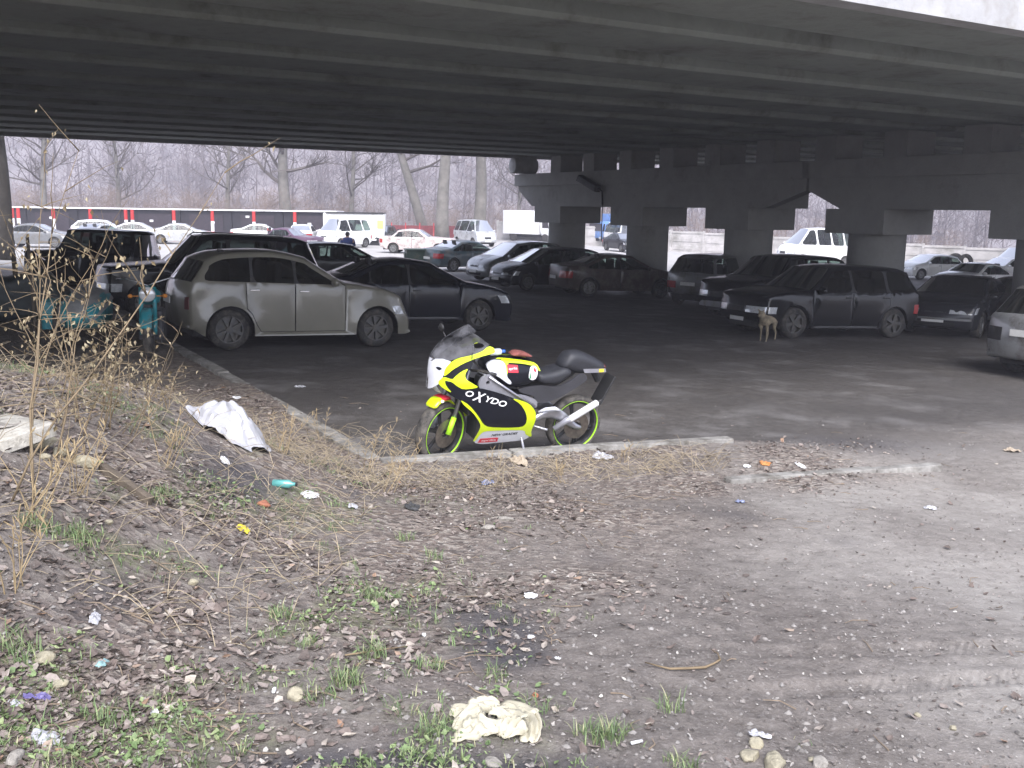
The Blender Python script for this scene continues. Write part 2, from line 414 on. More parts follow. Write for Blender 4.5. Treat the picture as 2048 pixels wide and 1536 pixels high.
# ------------------------------------------------------------ bridge
U = Vector((math.sin(R(60)), math.cos(R(60)), 0)); WV = Vector((-U.y, U.x, 0))
BR = Matrix((U, WV, Vector((0, 0, 1)))).transposed().to_4x4()      # local x along bridge, y across (away)
def bp_(u, v, z): return (u, v, z)
SOF = CAMZ + 1.80
M_gird = pmat('girder_concrete', (.27, .295, .27), .85, var=.16, scale=2.2, bump=.35, bscale=25, dirt=(.12, .12, .105), dirt_amt=.25, dirt_scale=1.1)
M_pier = pmat('pier_concrete', (.25, .25, .24), .9, var=.12, scale=2.0, bump=.4, bscale=22, dirt=(.15, .145, .14), dirt_amt=.15, dirt_scale=1.0)
M_fasc = pmat('fascia_concrete', (.38, .38, .385), .85, var=.15, scale=2.5, bump=.3, bscale=25, dirt=(.3, .29, .27), dirt_amt=.25)
bridge = empty('road_bridge', (0, 0, 0)); BR = Matrix.Translation((0, 0, CAMZ)) @ Matrix.Scale(1.2, 4) @ Matrix.Translation((0, 0, -CAMZ)) @ BR
bridge.matrix_world = BR
tag(bridge, 'wide grey concrete road bridge on pillars spanning the car park', 'bridge')
YN, YF = 6.35, 30.6
u0_, u1_ = -70, 120
pitch_g = 1.98; v = YN + .55; k = 0
GV = []
while v < YF - .3: GV.append(v); v += pitch_g
for v in GV:
    mb = MB(); wb, wt = .61, .66; zt = SOF + 1.15
    prof = [(-wb, SOF + .05), (-wb + .05, SOF), (wb - .05, SOF), (wb, SOF + .05), (wb, SOF + .20), (.24, SOF + .36), (.18, SOF + 1.0), (wt, zt), (-wt, zt), (-.18, SOF + 1.0), (-.24, SOF + .36), (-wb, SOF + .20)]
    n = len(prof)
    vs = [(u, v + a, z) for u in (u0_, u1_) for a, z in prof]
    fs = [(i, (i + 1) % n, n + (i + 1) % n, n + i) for i in range(n)]
    mb.add(vs, fs); mb.build('girder', M_gird, bridge)
mb = MB(); mb.box(((u0_ + u1_) / 2, (YN + YF) / 2, SOF + 1.15 + .15), (u1_ - u0_, YF - YN + .3, .29)); mb.build('deck_slab', M_gird, bridge)
for v, s in ((YN - .1, -1), (YF + .1, 1)):
    mb = MB(); mb.box(((u0_ + u1_) / 2, v, SOF + .76), (u1_ - u0_, .22, 1.58)); mb.build('parapet', M_fasc, bridge)
# edge slab strip under the near parapet
# pier
zc0, zc1 = CAMZ + .11, CAMZ + 1.23       # cap underside / top
a0 = Vector((.86, 35.6)); up0 = a0.x * U.x + a0.y * U.y    # u position of the pier face
PU = 18.0
def w_of(s): return (a0.x * WV.x + a0.y * WV.y) - s
sC = [w_of(0) - q for q in (28.88, 24.32, 19.9, 15.66, 11.45)]
caps = [(w_of(0) - 30.9, w_of(0) - 17.19), (w_of(0) - 17.11, w_of(0) - 5.6)]
for i, (sa, sb) in enumerate(caps):
    mb = MB(); va, vb = w_of(sa), w_of(sb)
    # side outline with chamfered lower ends, extruded along u
    prof = [(va, zc0 + .56), (va - .95, zc0), (vb + 1.3, zc0), (vb, zc0 + .42), (vb, zc1), (va, zc1)]
    if i == 1: prof = [(va, zc0 + .42), (va - 1.0, zc0), (vb + .75, zc0), (vb, zc0 + .4), (vb, zc1), (va, zc1)]
    if i == 0: prof, thin = [(va, zc0 + .56), (va - .95, zc0), (vb + 1.32, zc0), (vb + 1.32, zc1), (va, zc1)], [(vb + 1.32, zc0), (vb, zc0 + .42), (vb, zc1), (vb + 1.32, zc1)]
    else: thin, prof = [(va, zc0 + .42), (va - 1.0, zc0), (va - 1.0, zc1), (va, zc1)], [(va - 1.0, zc0), (vb + .75, zc0), (vb, zc0 + .4), (vb, zc1), (va - 1.0, zc1)]
    vs = [(PU + u, a, z) for u in (0, .3) for a, z in thin]; mb.add(vs, [(j, (j + 1) % 4, 4 + (j + 1) % 4, 4 + j) for j in range(4)] + [(0, 1, 2, 3), (7, 6, 5, 4)])
    n = len(prof); vs = [(PU + u, a, z) for u in (0, 1.5) for a, z in prof]
    fs = [(i2, (i2 + 1) % n, n + (i2 + 1) % n, n + i2) for i2 in range(n)] + [tuple(range(n)), tuple(reversed(range(n, 2 * n)))]
    mb.add(vs, fs); mb.box((PU + .75, (va + vb) / 2, zc1 - .22), (1.68, abs(va - vb) + .3, .40))
    mb.build('pier_cap', M_pier, bridge)
for v in GV:
    MB().box((PU + .6, v, (SOF + zc1) / 2 + .0), (.9, .62, SOF - zc1 - .01)).build('bearing_block', M_pier, bridge)
for s in sC:
    vv = w_of(s); p = BR @ Vector((PU + .8, vv, 0)); gzv = bz(p.x, p.y)
    MB().box((PU + .80, vv, zc0 - .28), (1.66, 1.66, .56)).build('column_head', M_pier, bridge)
    mb = MB(); mb.lathe([(.64, gzv - .25), (.64, zc0 - .56)], n=40, axis='Z', c=(PU + .8, vv, 0)); mb.build('column', M_pier, bridge, smooth=True)
# drain pipe stub on the far edge
mb = MB(); mb.lathe([(.0, -.02), (.22, -.02), (.28, 0), (.28, .9)], n=24, axis='X', c=(PU - .4, YF + .05, SOF - .28)); mb.build('drain_pipe', M_fasc, bridge, smooth=True)
# street lamp head fixed on the pier cap
lp = empty('street_lamp', BR @ Vector((PU - .03, 25.6, CAMZ + .62)), math.atan2(U.y, U.x), 'dark street lamp leaning out from the pale pier cap', 'lamp')
lp.scale = (1.2, 1.2, 1.2)
M_dk = pmat('dark_metal', (.03, .03, .032), .5, .6, var=.3)
MB().tube([(0, 0, -.45), (-.02, 0, -.05), (-.10, .06, .02)], .03).build('lamp_arm', M_dk, lp, smooth=True)
mb = MB(); T = Matrix.Translation((-.20, .50, .22)) @ Matrix.Rotation(R(98), 4, 'Z') @ Matrix.Rotation(R(-22), 4, 'Y'); mb.rbox((0, 0, 0), (1.0, .26, .2), .07, M=T); mb.build('lamp_head', M_dk, lp, angle=40)
MB().tube([(0, 0, -.45), (0, 0, -1.6)], .015).build('cable', M_dk, lp)
# hill behind the car park
hx = np.linspace(-420, 420, 90); hy = np.linspace(118, 520, 60); HX, HY = np.meshgrid(hx, hy)
HZ = base(HX, HY) - .5 + 62 * sm(120, 360, HY - .12 * HX) + 9 * vn(HX, HY, 60) * sm(130, 200, HY) + 3 * vn(HX, HY, 20) * sm(130, 170, HY)
def hill_z(x, y): return float((base(np.array([x]), np.array([y])) - .5 + 62 * sm(120, 360, y - .12 * x) + 9 * vn(x, y, 60) * sm(130, 200, y) + 3 * vn(x, y, 20) * sm(130, 170, y))[0])
vs = np.stack([HX, HY, HZ], -1).reshape(-1, 3); fs = []
for i in range(59):
    for j in range(89): fs.append((i * 90 + j, i * 90 + j + 1, (i + 1) * 90 + j + 1, (i + 1) * 90 + j))
M_hill = pmat('hill_soil', (.19, .17, .175), .95, var=.45, scale=.08, dirt=(.26, .24, .25), dirt_amt=.4, dirt_scale=.05)
hill = mesh('hill', vs, fs, M_hill, smooth=True); tag(hill, 'hillside behind the car park covered in bare woodland', 'hill', kind='structure')
# ------------------------------------------------------------ vehicles
def inpoly(p, poly):
    x, y = p; r = False; n = len(poly); j = n - 1
    for i in range(n):
        xi, yi = poly[i]; xj, yj = poly[j]
        if (yi > y) != (yj > y) and x < (xj - xi) * (y - yi) / (yj - yi) + xi: r = not r
        j = i
    return r
def chaikin(poly, it=2, c=.22, closed=True):
    for _ in range(it):
        o = []; n = len(poly)
        for i in range(n if closed else n - 1):
            a, b = poly[i], poly[(i + 1) % n]
            o += [(a[0] + (b[0] - a[0]) * c, a[1] + (b[1] - a[1]) * c), (a[0] + (b[0] - a[0]) * (1 - c), a[1] + (b[1] - a[1]) * (1 - c))]
        if not closed: o = [poly[0]] + o + [poly[-1]]
        poly = o
    return poly
def clipx(poly, xa, keep_gt):
    o = []; n = len(poly)
    for i in range(n):
        a, b = poly[i], poly[(i + 1) % n]
        ia = (a[0] > xa) == keep_gt; ib = (b[0] > xa) == keep_gt
        if ia: o.append(a)
        if ia != ib:
            t = (xa - a[0]) / (b[0] - a[0]); o.append((xa, a[1] + (b[1] - a[1]) * t))
    return o
def cdt(regions, free=(), eps=1e-5):
    """regions: list of closed polygons; returns verts, triangles over the hull"""
    vs = []; es = []
    for poly in regions:
        b = len(vs); vs += [Vector(p) for p in poly]; n = len(poly)
        es += [(b + i, b + (i + 1) % n) for i in range(n)]
    vs += [Vector(p) for p in free]
    r = delaunay_2d_cdt(vs, es, [], 0, eps)
    return [tuple(v) for v in r[0]], [tuple(f) for f in r[2]]
def catmull(P, sub=4, sharp=()):
    o = []; n = len(P)
    for i in range(n - 1):
        p0 = P[max(i - 1, 0)]; p1 = P[i]; p2 = P[i + 1]; p3 = P[min(i + 2, n - 1)]
        if i in sharp: p0 = p1
        if i + 1 in sharp: p3 = p2
        for k in range(sub):
            t = k / sub; f = []
            for d in (0, 1):
                m1 = (p2[d] - p0[d]) * .5; m2 = (p3[d] - p1[d]) * .5
                # limit tangents
                D = abs(p2[0] - p1[0]) + abs(p2[1] - p1[1]) ; m1 = max(-D, min(D, m1)); m2 = max(-D, min(D, m2))
                f.append((2 * t ** 3 - 3 * t ** 2 + 1) * p1[d] + (t ** 3 - 2 * t ** 2 + t) * m1 + (-2 * t ** 3 + 3 * t ** 2) * p2[d] + (t ** 3 - t ** 2) * m2)
            o.append(((i + t), (f[0], f[1])))
    o.append((n - 1, P[-1])); return o
TPL = {
 'sedan': dict(L=4.6, H=1.42, P=[(-2.1, .28), (-2.25, .34), (-2.30, .60), (-2.27, .88), (-2.18, 1.0), (-1.75, 1.05), (-1.46, 1.10), (-.85, 1.36), (-.2, 1.42), (.38, 1.36), (1.12, 1.0), (1.7, .90), (2.10, .78), (2.25, .62), (2.29, .42), (2.22, .25), (2.05, .2)],
   rw=(6, 7), ws=(9, 10), xr=-1.34, xf=1.36, r=.315, belt=(.93, .90), pil=[(-9, -1.02), (-.99, -.22), (-.17, 9)], doors=[(-1.22, -.205), (-.185, .92)]),
 'hatch': dict(L=4.2, H=1.45, P=[(-1.9, .28), (-2.05, .34), (-2.1, .6), (-2.07, .92), (-1.98, 1.05), (-1.62, 1.36), (-1.0, 1.44), (-.2, 1.45), (.35, 1.39), (1.1, 1.0), (1.6, .91), (1.95, .78), (2.07, .6), (2.1, .42), (2.02, .25), (1.88, .2)],
   rw=(4, 5), ws=(8, 9), xr=-1.28, xf=1.30, r=.31, belt=(.96, .90), pil=[(-9, -1.0), (-.94, -.2), (-.15, 9)], doors=[(-1.12, -.185), (-.165, .9)]),
 'suv': dict(L=4.6, H=1.75, P=[(-2.05, .42), (-2.22, .48), (-2.28, .7), (-2.27, 1.05), (-2.22, 1.15), (-1.98, 1.60), (-1.6, 1.72), (-.2, 1.75), (.45, 1.68), (1.05, 1.16), (1.7, 1.08), (2.15, .98), (2.26, .8), (2.3, .55), (2.2, .4), (2.0, .36)],
   rw=(4, 5), ws=(8, 9), xr=-1.38, xf=1.38, r=.37, belt=(1.12, 1.06), pil=[(-9, -1.18), (-1.1, -.2), (-.13, 9)], doors=[(-1.2, -.175), (-.155, .9)]),
 'jeep': dict(L=4.6, H=1.75, P=[(-2.1, .45), (-2.24, .5), (-2.3, .7), (-2.28, 1.05), (-2.24, 1.15), (-2.02, 1.64), (-1.7, 1.73), (-.2, 1.76), (.40, 1.70), (.95, 1.16), (1.6, 1.10), (2.18, 1.04), (2.26, .9), (2.3, .55), (2.24, .42), (2.05, .38)],
   rw=(4, 5), ws=(8, 9), xr=-1.36, xf=1.40, r=.37, belt=(1.10, 1.08), pil=[(-9, -1.2), (-1.12, -.25), (-.18, 9)], doors=[(-1.2, -.225), (-.205, .85)]),
 'boxy': dict(L=4.2, H=1.9, P=[(-1.9, .5), (-2.05, .52), (-2.1, .7), (-2.1, 1.05), (-2.09, 1.15), (-2.02, 1.80), (-1.85, 1.89), (-.2, 1.92), (.62, 1.88), (.90, 1.25), (1.5, 1.2), (2.0, 1.16), (2.08, 1.0), (2.1, .6), (2.06, .5), (1.9, .45)],
   rw=(4, 5), ws=(8, 9), xr=-1.25, xf=1.30, r=.38, belt=(1.18, 1.18), pil=[(-9, -1.05), (-.97, -.1), (-.03, 9)], doors=[(-1.0, -.075), (-.055, .8)]),
 'mpv': dict(L=4.5, H=1.65, P=[(-2.0, .3), (-2.17, .36), (-2.23, .6), (-2.2, .97), (-2.13, 1.08), (-1.85, 1.50), (-1.4, 1.62), (-.3, 1.66), (.5, 1.56), (1.42, 1.05), (1.85, .92), (2.12, .75), (2.22, .58), (2.25, .4), (2.15, .25), (2.0, .2)],
   rw=(4, 5), ws=(8, 9), xr=-1.36, xf=1.40, r=.32, belt=(1.02, .96), pil=[(-9, -1.12), (-1.04, -.05), (.02, 9)], doors=[(-1.16, -.035), (-.015, 1.0)]),
 'pt': dict(L=4.29, H=1.60, P=[(-1.9, .33), (-2.06, .38), (-2.11, .58), (-2.10, .92), (-2.02, 1.10), (-1.78, 1.42), (-1.42, 1.55), (-.5, 1.60), (.12, 1.50), (.80, 1.10), (1.45, 1.01), (1.86, .88), (2.0, .72), (2.08, .55), (2.14, .42), (2.12, .28), (1.95, .22)],
   rw=(4, 5), ws=(8, 9), xr=-1.30, xf=1.32, r=.335, belt=(1.10, 1.02), pil=[(-9, -.95), (-.90, -.20), (-.15, 9)], doors=[(-1.02, -.185), (-.165, .72)]),
 'minibus': dict(L=6.0, H=2.6, P=[(-2.75, .42), (-2.93, .5), (-2.98, .8), (-3.0, 1.2), (-2.99, 1.32), (-2.92, 2.3), (-2.65, 2.55), (0, 2.62), (1.35, 2.50), (2.42, 1.40), (2.78, 1.12), (2.93, .92), (2.98, .7), (2.99, .5), (2.9, .38), (2.7, .33)],
   rw=(4, 5), ws=(8, 9), xr=-1.75, xf=1.95, r=.35, belt=(1.42, 1.38), pil=[(-2.7, -1.72), (-1.6, -.62), (-.5, .62), (.76, 9)], doors=[(.80, 1.78)]),
 'van': dict(L=4.4, H=2.0, P=[(-2.0, .38), (-2.14, .45), (-2.19, .7), (-2.19, 1.08), (-2.17, 1.18), (-2.05, 1.8), (-1.8, 1.95), (0, 2.0), (1.15, 1.93), (1.78, 1.15), (2.0, .98), (2.12, .8), (2.17, .62), (2.2, .45), (2.12, .35), (1.95, .32)],
   rw=(4, 5), ws=(8, 9), xr=-1.3, xf=1.35, r=.32, belt=(1.15, 1.10), pil=[(-9, -1.15), (-1.05, .25), (.33, 9)], doors=[(-.85, .27), (.29, 1.25)]),
 'classic': dict(L=4.1, H=1.44, P=[(-1.85, .36), (-1.98, .42), (-2.04, .6), (-2.03, .9), (-1.97, .96), (-1.35, 1.0), (-1.02, 1.34), (-.4, 1.43), (.22, 1.38), (.74, 1.0), (1.4, .95), (1.96, .90), (2.02, .8), (2.04, .5), (1.98, .4), (1.85, .34)],
   rw=(5, 6), ws=(8, 9), xr=-1.18, xf=1.24, r=.30, belt=(.95, .94), pil=[(-9, -.22), (-.17, 9)], doors=[(-.98, -.205), (-.185, .68)]),
}
M_tyre = pmat('tyre_rubber', (.022, .021, .020), .85, var=.3, scale=14, dirt=(.10, .09, .075), dirt_amt=.3, dirt_scale=8)
M_rim = pmat('rim_metal', (.30, .30, .30), .4, .8, var=.2, scale=10, dirt=(.12, .11, .09), dirt_amt=.35, dirt_scale=9)
M_rimd = pmat('rim_dark', (.10, .10, .10), .5, .6, var=.3, scale=10, dirt=(.12, .11, .09), dirt_amt=.4, dirt_scale=9)
M_blk = pmat('black_plastic', (.02, .02, .021), .6, var=.3, scale=12, dirt=(.09, .08, .07), dirt_amt=.15)
M_int = pmat('cabin_trim', (.035, .035, .037), .85, var=.3)
M_glass = glassmat('car_glass', (.42, .50, .47)); M_glassd = glassmat('car_glass_tinted', (.18, .21, .205))
M_head = pmat('headlamp_glass', (.62, .64, .66), .12, .25, var=.25, scale=25, coat=1)
M_tail = pmat('tail_lamp_red', (.35, .02, .02), .25, var=.3, scale=25, coat=.6)
M_amb = pmat('amber_lamp', (.6, .22, .03), .3, var=.2)
M_plate = pmat('licence_plate', (.7, .7, .68), .5, var=.1)
M_chr = pmat('chrome_trim', (.6, .6, .6), .18, 1.0, var=.15)
def paint(name, col, rough=.32, dirt=.25, metal=.0):
    dark = max(col) < .06
    return pmat('paint_' + name, col, rough, metal, var=.10, scale=1.2, coat=.2 if dark else .7, spec=.3 if dark else .5, dirt=(.15, .135, .115), dirt_amt=dirt, dirt_scale=2.6)
_wheel = {}
def wheel_data(r, wdt, spokes, rim):
    key = (round(r, 3), spokes, rim.name)
    if key in _wheel: return _wheel[key]
    mb = MB(); w2 = wdt / 2; ri = r * .66
    mb.lathe([(ri, -w2 * .86), (r * .80, -w2 * 1.0), (r * .95, -w2 * .92), (r, -w2 * .6), (r, w2 * .6), (r * .95, w2 * .92), (r * .80, w2 * 1.0), (ri, w2 * .86)], n=36)
    ty = mb.build('wheel', M_tyre, None, smooth=True)
    mb = MB()
    mb.lathe([(ri + .002, -w2 * .86), (ri + .004, w2 * .90), (ri - .012, w2 * .88), (ri - .02, w2 * .45), (ri * .9, w2 * .2), (.001, w2 * .2)], n=36)
    for k in range(spokes):
        a = 2 * math.pi * k / spokes; T = Matrix.Rotation(a, 4, 'Y')
        wd = .9 * math.pi * ri / spokes * .5
        mb.add([(.03, w2 * .8, -wd * .5), (.03, w2 * .8, wd * .5), (ri * .97, w2 * .78, wd * .7), (ri * .97, w2 * .78, -wd * .7), (.03, w2 * .3, -wd * .5), (.03, w2 * .3, wd * .5), (ri * .97, w2 * .3, wd * .7), (ri * .97, w2 * .3, -wd * .7)],
               [(0, 1, 2, 3), (0, 3, 7, 4), (1, 5, 6, 2), (2, 6, 7, 3), (4, 7, 6, 5)], T)
    mb.lathe([(.055, w2 * .5), (.05, w2 * .88), (.001, w2 * .9)], n=12)
    rm = mb.build('rim', rim, None, angle=35)
    a, b = ty.data, rm.data; bpy.data.objects.remove(ty); bpy.data.objects.remove(rm)
    _wheel[key] = (a, b); return a, b
def slope_basis(x, y, yaw):
    e = .8; dzx = (bz(x + e, y) - bz(x - e, y)) / (2 * e); dzy = (bz(x, y + e) - bz(x, y - e)) / (2 * e)
    n = Vector((-dzx, -dzy, 1)).normalized(); f = Vector((math.cos(yaw), math.sin(yaw), 0)); f = (f - n * f.dot(n)).normalized(); l = n.cross(f)
    Mx = Matrix((f, l, n)).transposed().to_4x4(); return Mx
def car(name, tpl, x, y, yaw, mat, label, cat, group, L=None, H=None, Wd=1.75, glass=None, rim=None, spokes=7, flare=.02, detail=2,
        head=(.58, .74, .42), tail=(.62, .85, .55), bumper=None, zoff=0.0, plate=(True, True), mirror_mat=None, grille=True, tum=.42, rails=False, glass_band=True, twrap=.12, tail_mat=None):
    T = TPL[tpl]; L = L or T['L']; H = H or T['H']; sx = L / T['L']; sz = H / T['H']; W0 = Wd / 2
    sub = 4 if detail > 1 else 3
    root = empty(name, (0, 0, 0), 0, label, cat, group)
    root.matrix_world = Matrix.Translation((x, y, bz(x, y) + zoff + .01 + .0 * x)) @ slope_basis(x, y, R(yaw))
    glass = glass or M_glass; rim = rim or M_rim
    rw = T['rw']; ws = T['ws']
    pr = [(t, (p[0] * sx, p[1] * sz)) for t, p in catmull(T['P'], sub, sharp=(rw[0], ws[1], ws[0], rw[1]))]
    K = .16 * (Wd / 1.75); CR = .035
    ts = [a for a, _ in pr]; PP = [Vector(p) for _, p in pr]; n = len(PP)
    NN = []
    for i in range(n):
        t = (PP[min(i + 1, n - 1)] - PP[max(i - 1, 0)]).normalized(); NN.append(Vector((-t.y, t.x)))
    xr, xf, wr = T['xr'] * sx, T['xf'] * sx, T['r'] * sz
    b0, b1 = T['belt'][0] * sz, T['belt'][1] * sz
    beltz = lambda xx: b0 + (b1 - b0) * (xx + L / 2) / L
    def Yf(xx, z):
        u = abs(2 * xx / L); y_ = W0 * (1 - .075 * min(u, 1.05) ** 4)
        bz_ = beltz(xx)
        if z > bz_: y_ -= tum * (z - bz_) + .012
        else:
            k = (bz_ - z) / max(bz_ - .3 * sz, .1); y_ -= .045 * max(0, k - .35) ** 2 + .02 * max(0, .25 - k)
            d = abs(z - (bz_ - .16)); y_ += .006 * math.exp(-(d / .03) ** 2)
        if flare:
            for c in (xr, xf):
                d = math.hypot(xx - c, z - wr); q = (d - wr * 1.05) / (wr * .55)
                if q > -1: y_ += flare * math.exp(-max(q, 0) ** 2 * 1.6)
        return y_
    so = [(PP[i].x - K * NN[i].x * (1 if abs(NN[i].x) > .05 else 0), PP[i].y) for i in range(n)]     # side outline
    # lower edge with wheel arches, front to rear
    ra = wr * 1.17
    low = []
    zs0, zs1 = so[-1][1], so[0][1]; sill = .21 * sz + .02
    for c in (xf, xr):
        for k in range(0, 13):
            a = math.pi * k / 12; low.append((c + ra * math.cos(a), max(wr + ra * math.sin(a) * 1.0, 0)))
    arch1 = [p for p in low[:13]]; arch2 = low[13:]
    drop = lambda c, arch: [(arch[0][0], sill)] + arch + [(arch[-1][0], sill)]
    outl = list(so)
    a1 = drop(xf, arch1); a2 = drop(xr, arch2)
    if so[-1][0] < a1[0][0] + .02: outl = outl[:-1]
    outl += a1 + a2
    # greenhouse inset curve
    def inset(d, zmin):
        o = []
        for i in range(n):
            p = Vector(so[i]) - NN[i] * d
            if p.y > zmin(p.x) and rw[0] - .01 <= ts[i] <= ws[1] + .01: o.append((p.x, p.y))
        o2 = [o[0]]
        for p in o[1:]:
            if p[0] > o2[-1][0] + .004: o2.append(p)
        return o2
    wc = inset(.085, lambda xx: beltz(xx) + .05)
    wins = []
    gx0 = wc[0][0]; gx1 = wc[-1][0]
    fullw = wc + [(gx1 + .06, beltz(gx1) + .03), ] + [(gx1 - (gx1 - gx0 + .0) * k / 6, beltz(gx1 - (gx1 - gx0) * k / 6) + .03) for k in range(0, 7)]
    for pa, pb in T['pil']:
        w_ = fullw
        if pa > -8: w_ = clipx(w_, pa * sx, True)
        if pb < 8: w_ = clipx(w_, pb * sx, False)
        if len(w_) > 2 and max(p[0] for p in w_) - min(p[0] for p in w_) > .12:
            wins.append(chaikin(w_, 2, .18))
    gh = chaikin(fullw, 2, .18)
    dc = inset(.045, lambda xx: beltz(xx) - .25)
    def topz(xx):
        for i in range(len(dc) - 1):
            if dc[i][0] <= xx <= dc[i + 1][0]:
                k = (xx - dc[i][0]) / (dc[i + 1][0] - dc[i][0]); return dc[i][1] + (dc[i + 1][1] - dc[i][1]) * k
        return beltz(xx) - .05
    drs = []
    if detail > 1:
        for da, db in T['doors']:
            da, db = da * sx, db * sx; xs_ = [da + (db - da) * k / 10 for k in range(11)]
            def bot(xx):
                z = sill + .07
                for c in (xr, xf):
                    d = abs(xx - c); q = ra + .05
                    if d < q: z = max(z, wr + math.sqrt(q * q - d * d))
                return z
            top = [(xx, max(topz(xx), bot(xx) + .1)) for xx in xs_]
            drs.append([(xx, bot(xx)) for xx in xs_] + top[::-1])
    # free interior points
    free = []
    belt_pts = [(xx, beltz(xx)) for xx in np.linspace(-L / 2 + .3, L / 2 - .3, 24)]
    gxs = np.arange(-L / 2 + .05, L / 2, .13); gzs = np.arange(.3 * sz, H - .05, .11)
    for a in gxs:
        for b in gzs: free.append((a + .003 * math.sin(b * 37), b))
    free += belt_pts
    for i in range(0, n):
        for d in (.022, .05):
            p = Vector(so[i]) - NN[i] * d; free.append((p.x, p.y))
    free = [p for p in free if inpoly(p, outl)]
    gap = []
    for d in drs:
        cx_ = sum(p[0] for p in d) / len(d); cz_ = sum(p[1] for p in d) / len(d)
        gap.append([(cx_ + (p[0] - cx_) * (1 + .010 / max(abs(p[0] - cx_), .2)), cz_ + (p[1] - cz_) * (1 + .008 / max(abs(p[1] - cz_), .2))) for p in d])
    vs2, tris = cdt([outl, gh] + wins + drs + gap, free)
    def edge_drop(p):
        m = 9
        for i in range(n):
            dx = p[0] - so[i][0]; dz = p[1] - so[i][1]; d = dx * dx + dz * dz
            if d < m: m = d
        return math.sqrt(m)
    V3 = []
    for p in vs2:
        d = edge_drop(p) if p[1] > sill + .05 else .2
        y_ = Yf(p[0], p[1])
        if d < .05: y_ -= .030 * (1 - d / .05) ** 2
        V3.append((p[0], y_, p[1]))
    parts = {'pil': [], 'body': [], 'win': [[] for _ in wins], 'door': [[] for _ in drs]}
    for f in tris:
        c = (sum(vs2[i][0] for i in f) / 3, sum(vs2[i][1] for i in f) / 3)
        if not inpoly(c, outl): continue
        k = next((i for i, w_ in enumerate(wins) if inpoly(c, w_)), None)
        if k is not None: parts['win'][k].append(f); continue
        if inpoly(c, gh) and glass_band: parts['pil'].append(f); continue
        k = next((i for i, w_ in enumerate(drs) if inpoly(c, w_)), None) if c[1] < beltz(c[0]) + .07 else None
        if k is not None: parts['door'][k].append(f); continue
        if c[1] < beltz(c[0]) + .07 and any(inpoly(c, g_) for g_ in gap): continue
        parts['body'].append(f)
    def sub_mesh(nm, faces, side, mat_, off=0.0, parent=root):
        used = sorted({i for f in faces for i in f}); mp = {u: k for k, u in enumerate(used)}
        v_ = [(V3[i][0], side * (V3[i][1] + off), V3[i][2]) for i in used]
        f_ = [tuple(mp[i] for i in (f if side < 0 else f[::-1])) for f in faces]
        return mesh(nm, v_, f_, mat_, parent, smooth=True)
    # strip over the profile
    VS = [-1, -.965, -.88, -.6, -.3, 0, .3, .6, .88, .965, 1]
    def strip_pt(i, v):
        p, nn = PP[i], NN[i]
        yside = Yf(so[i][0], so[i][1]) - .030
        a = abs(v); xx = p.x - K * (nn.x if abs(nn.x) > .05 else 0) * a ** 3
        cr = CR * (1 - a * a) * (nn.y if nn.y > 0 else 0)
        return Vector((xx, yside * v, p.y + cr)) + Vector((nn.x, 0, nn.y)) * (-.010 if a > .99 else (0.0 if a > .96 else .004)) * 1.0
    body_v = []; body_f = []
    for side in (1, -1):
        b = len(body_v); body_v += [(v_[0], side * v_[1], v_[2]) for v_ in V3]
        body_f += [tuple(b + i for i in (f if side < 0 else f[::-1])) for f in parts['body']]
    b = len(body_v)
    for i in range(n):
        for v in VS:
            q_ = strip_pt(i, v)
            if abs(v) == 1: q_ = Vector((so[i][0], v * (Yf(*so[i]) - .030), so[i][1]))
            body_v.append(tuple(q_))
    m = len(VS)
    def is_glass(i, j):
        tm = (ts[i] + ts[i + 1]) / 2
        for a, c in (rw, ws):
            e = .10
            if a + e < tm < c - e and 1 <= j <= m - 3: return True
        return False
    gl = {'windscreen': [], 'rear_window': []}
    for i in range(n - 1):
        for j in range(m - 1):
            f = (b + i * m + j, b + i * m + j + 1, b + (i + 1) * m + j + 1, b + (i + 1) * m + j)
            if is_glass(i, j): gl['windscreen' if ts[i] > (rw[1] + ws[0]) / 2 else 'rear_window'].append(f)
            else: body_f.append(f)
    me = bpy.data.meshes.new('body'); me.from_pydata(body_v, [], body_f); me.materials.append(mat)
    bm = bmesh.new(); bm.from_mesh(me); bmesh.ops.remove_doubles(bm, verts=bm.verts[:], dist=.0015)
    bmesh.ops.delete(bm, geom=[v_ for v_ in bm.verts if not v_.link_faces], context='VERTS')
    bmesh.ops.recalc_face_normals(bm, faces=bm.faces[:]); bm.to_mesh(me); bm.free()
    me.polygons.foreach_set('use_smooth', [True] * len(me.polygons))
    bo = bpy.data.objects.new('body', me); COL.objects.link(bo); bo.parent = root
    for nm, fs in gl.items():
        used = sorted({i for f in fs for i in f}); mp = {u: k for k, u in enumerate(used)}
        if used: mesh(nm, [body_v[i] for i in used], [tuple(mp[i] for i in f) for f in fs], glass if nm == 'windscreen' else glass, root, smooth=True)
    for side in (1, -1):
        dos = []
        for fs in parts['door']:
            if fs: dos.append(sub_mesh('door', fs, side, mat))
        if parts['pil']: sub_mesh('window_pillars', parts['pil'], side, M_blk)
        for k, fs in enumerate(parts['win']):
            if fs: sub_mesh('window', fs, side, glass, -.004)
        if detail > 1:
            for k, (da, db) in enumerate(T['doors'][:len(dos)]):
                hx = da * sx + .13; hzv = beltz(hx) - .09
                mbh = MB(); mbh.rbox((hx, side * (Yf(hx, hzv) + .012), hzv), (.16, .03, .025), .008); mbh.build('door_handle', M_blk if tpl != 'pt' else M_chr, dos[k], smooth=False)
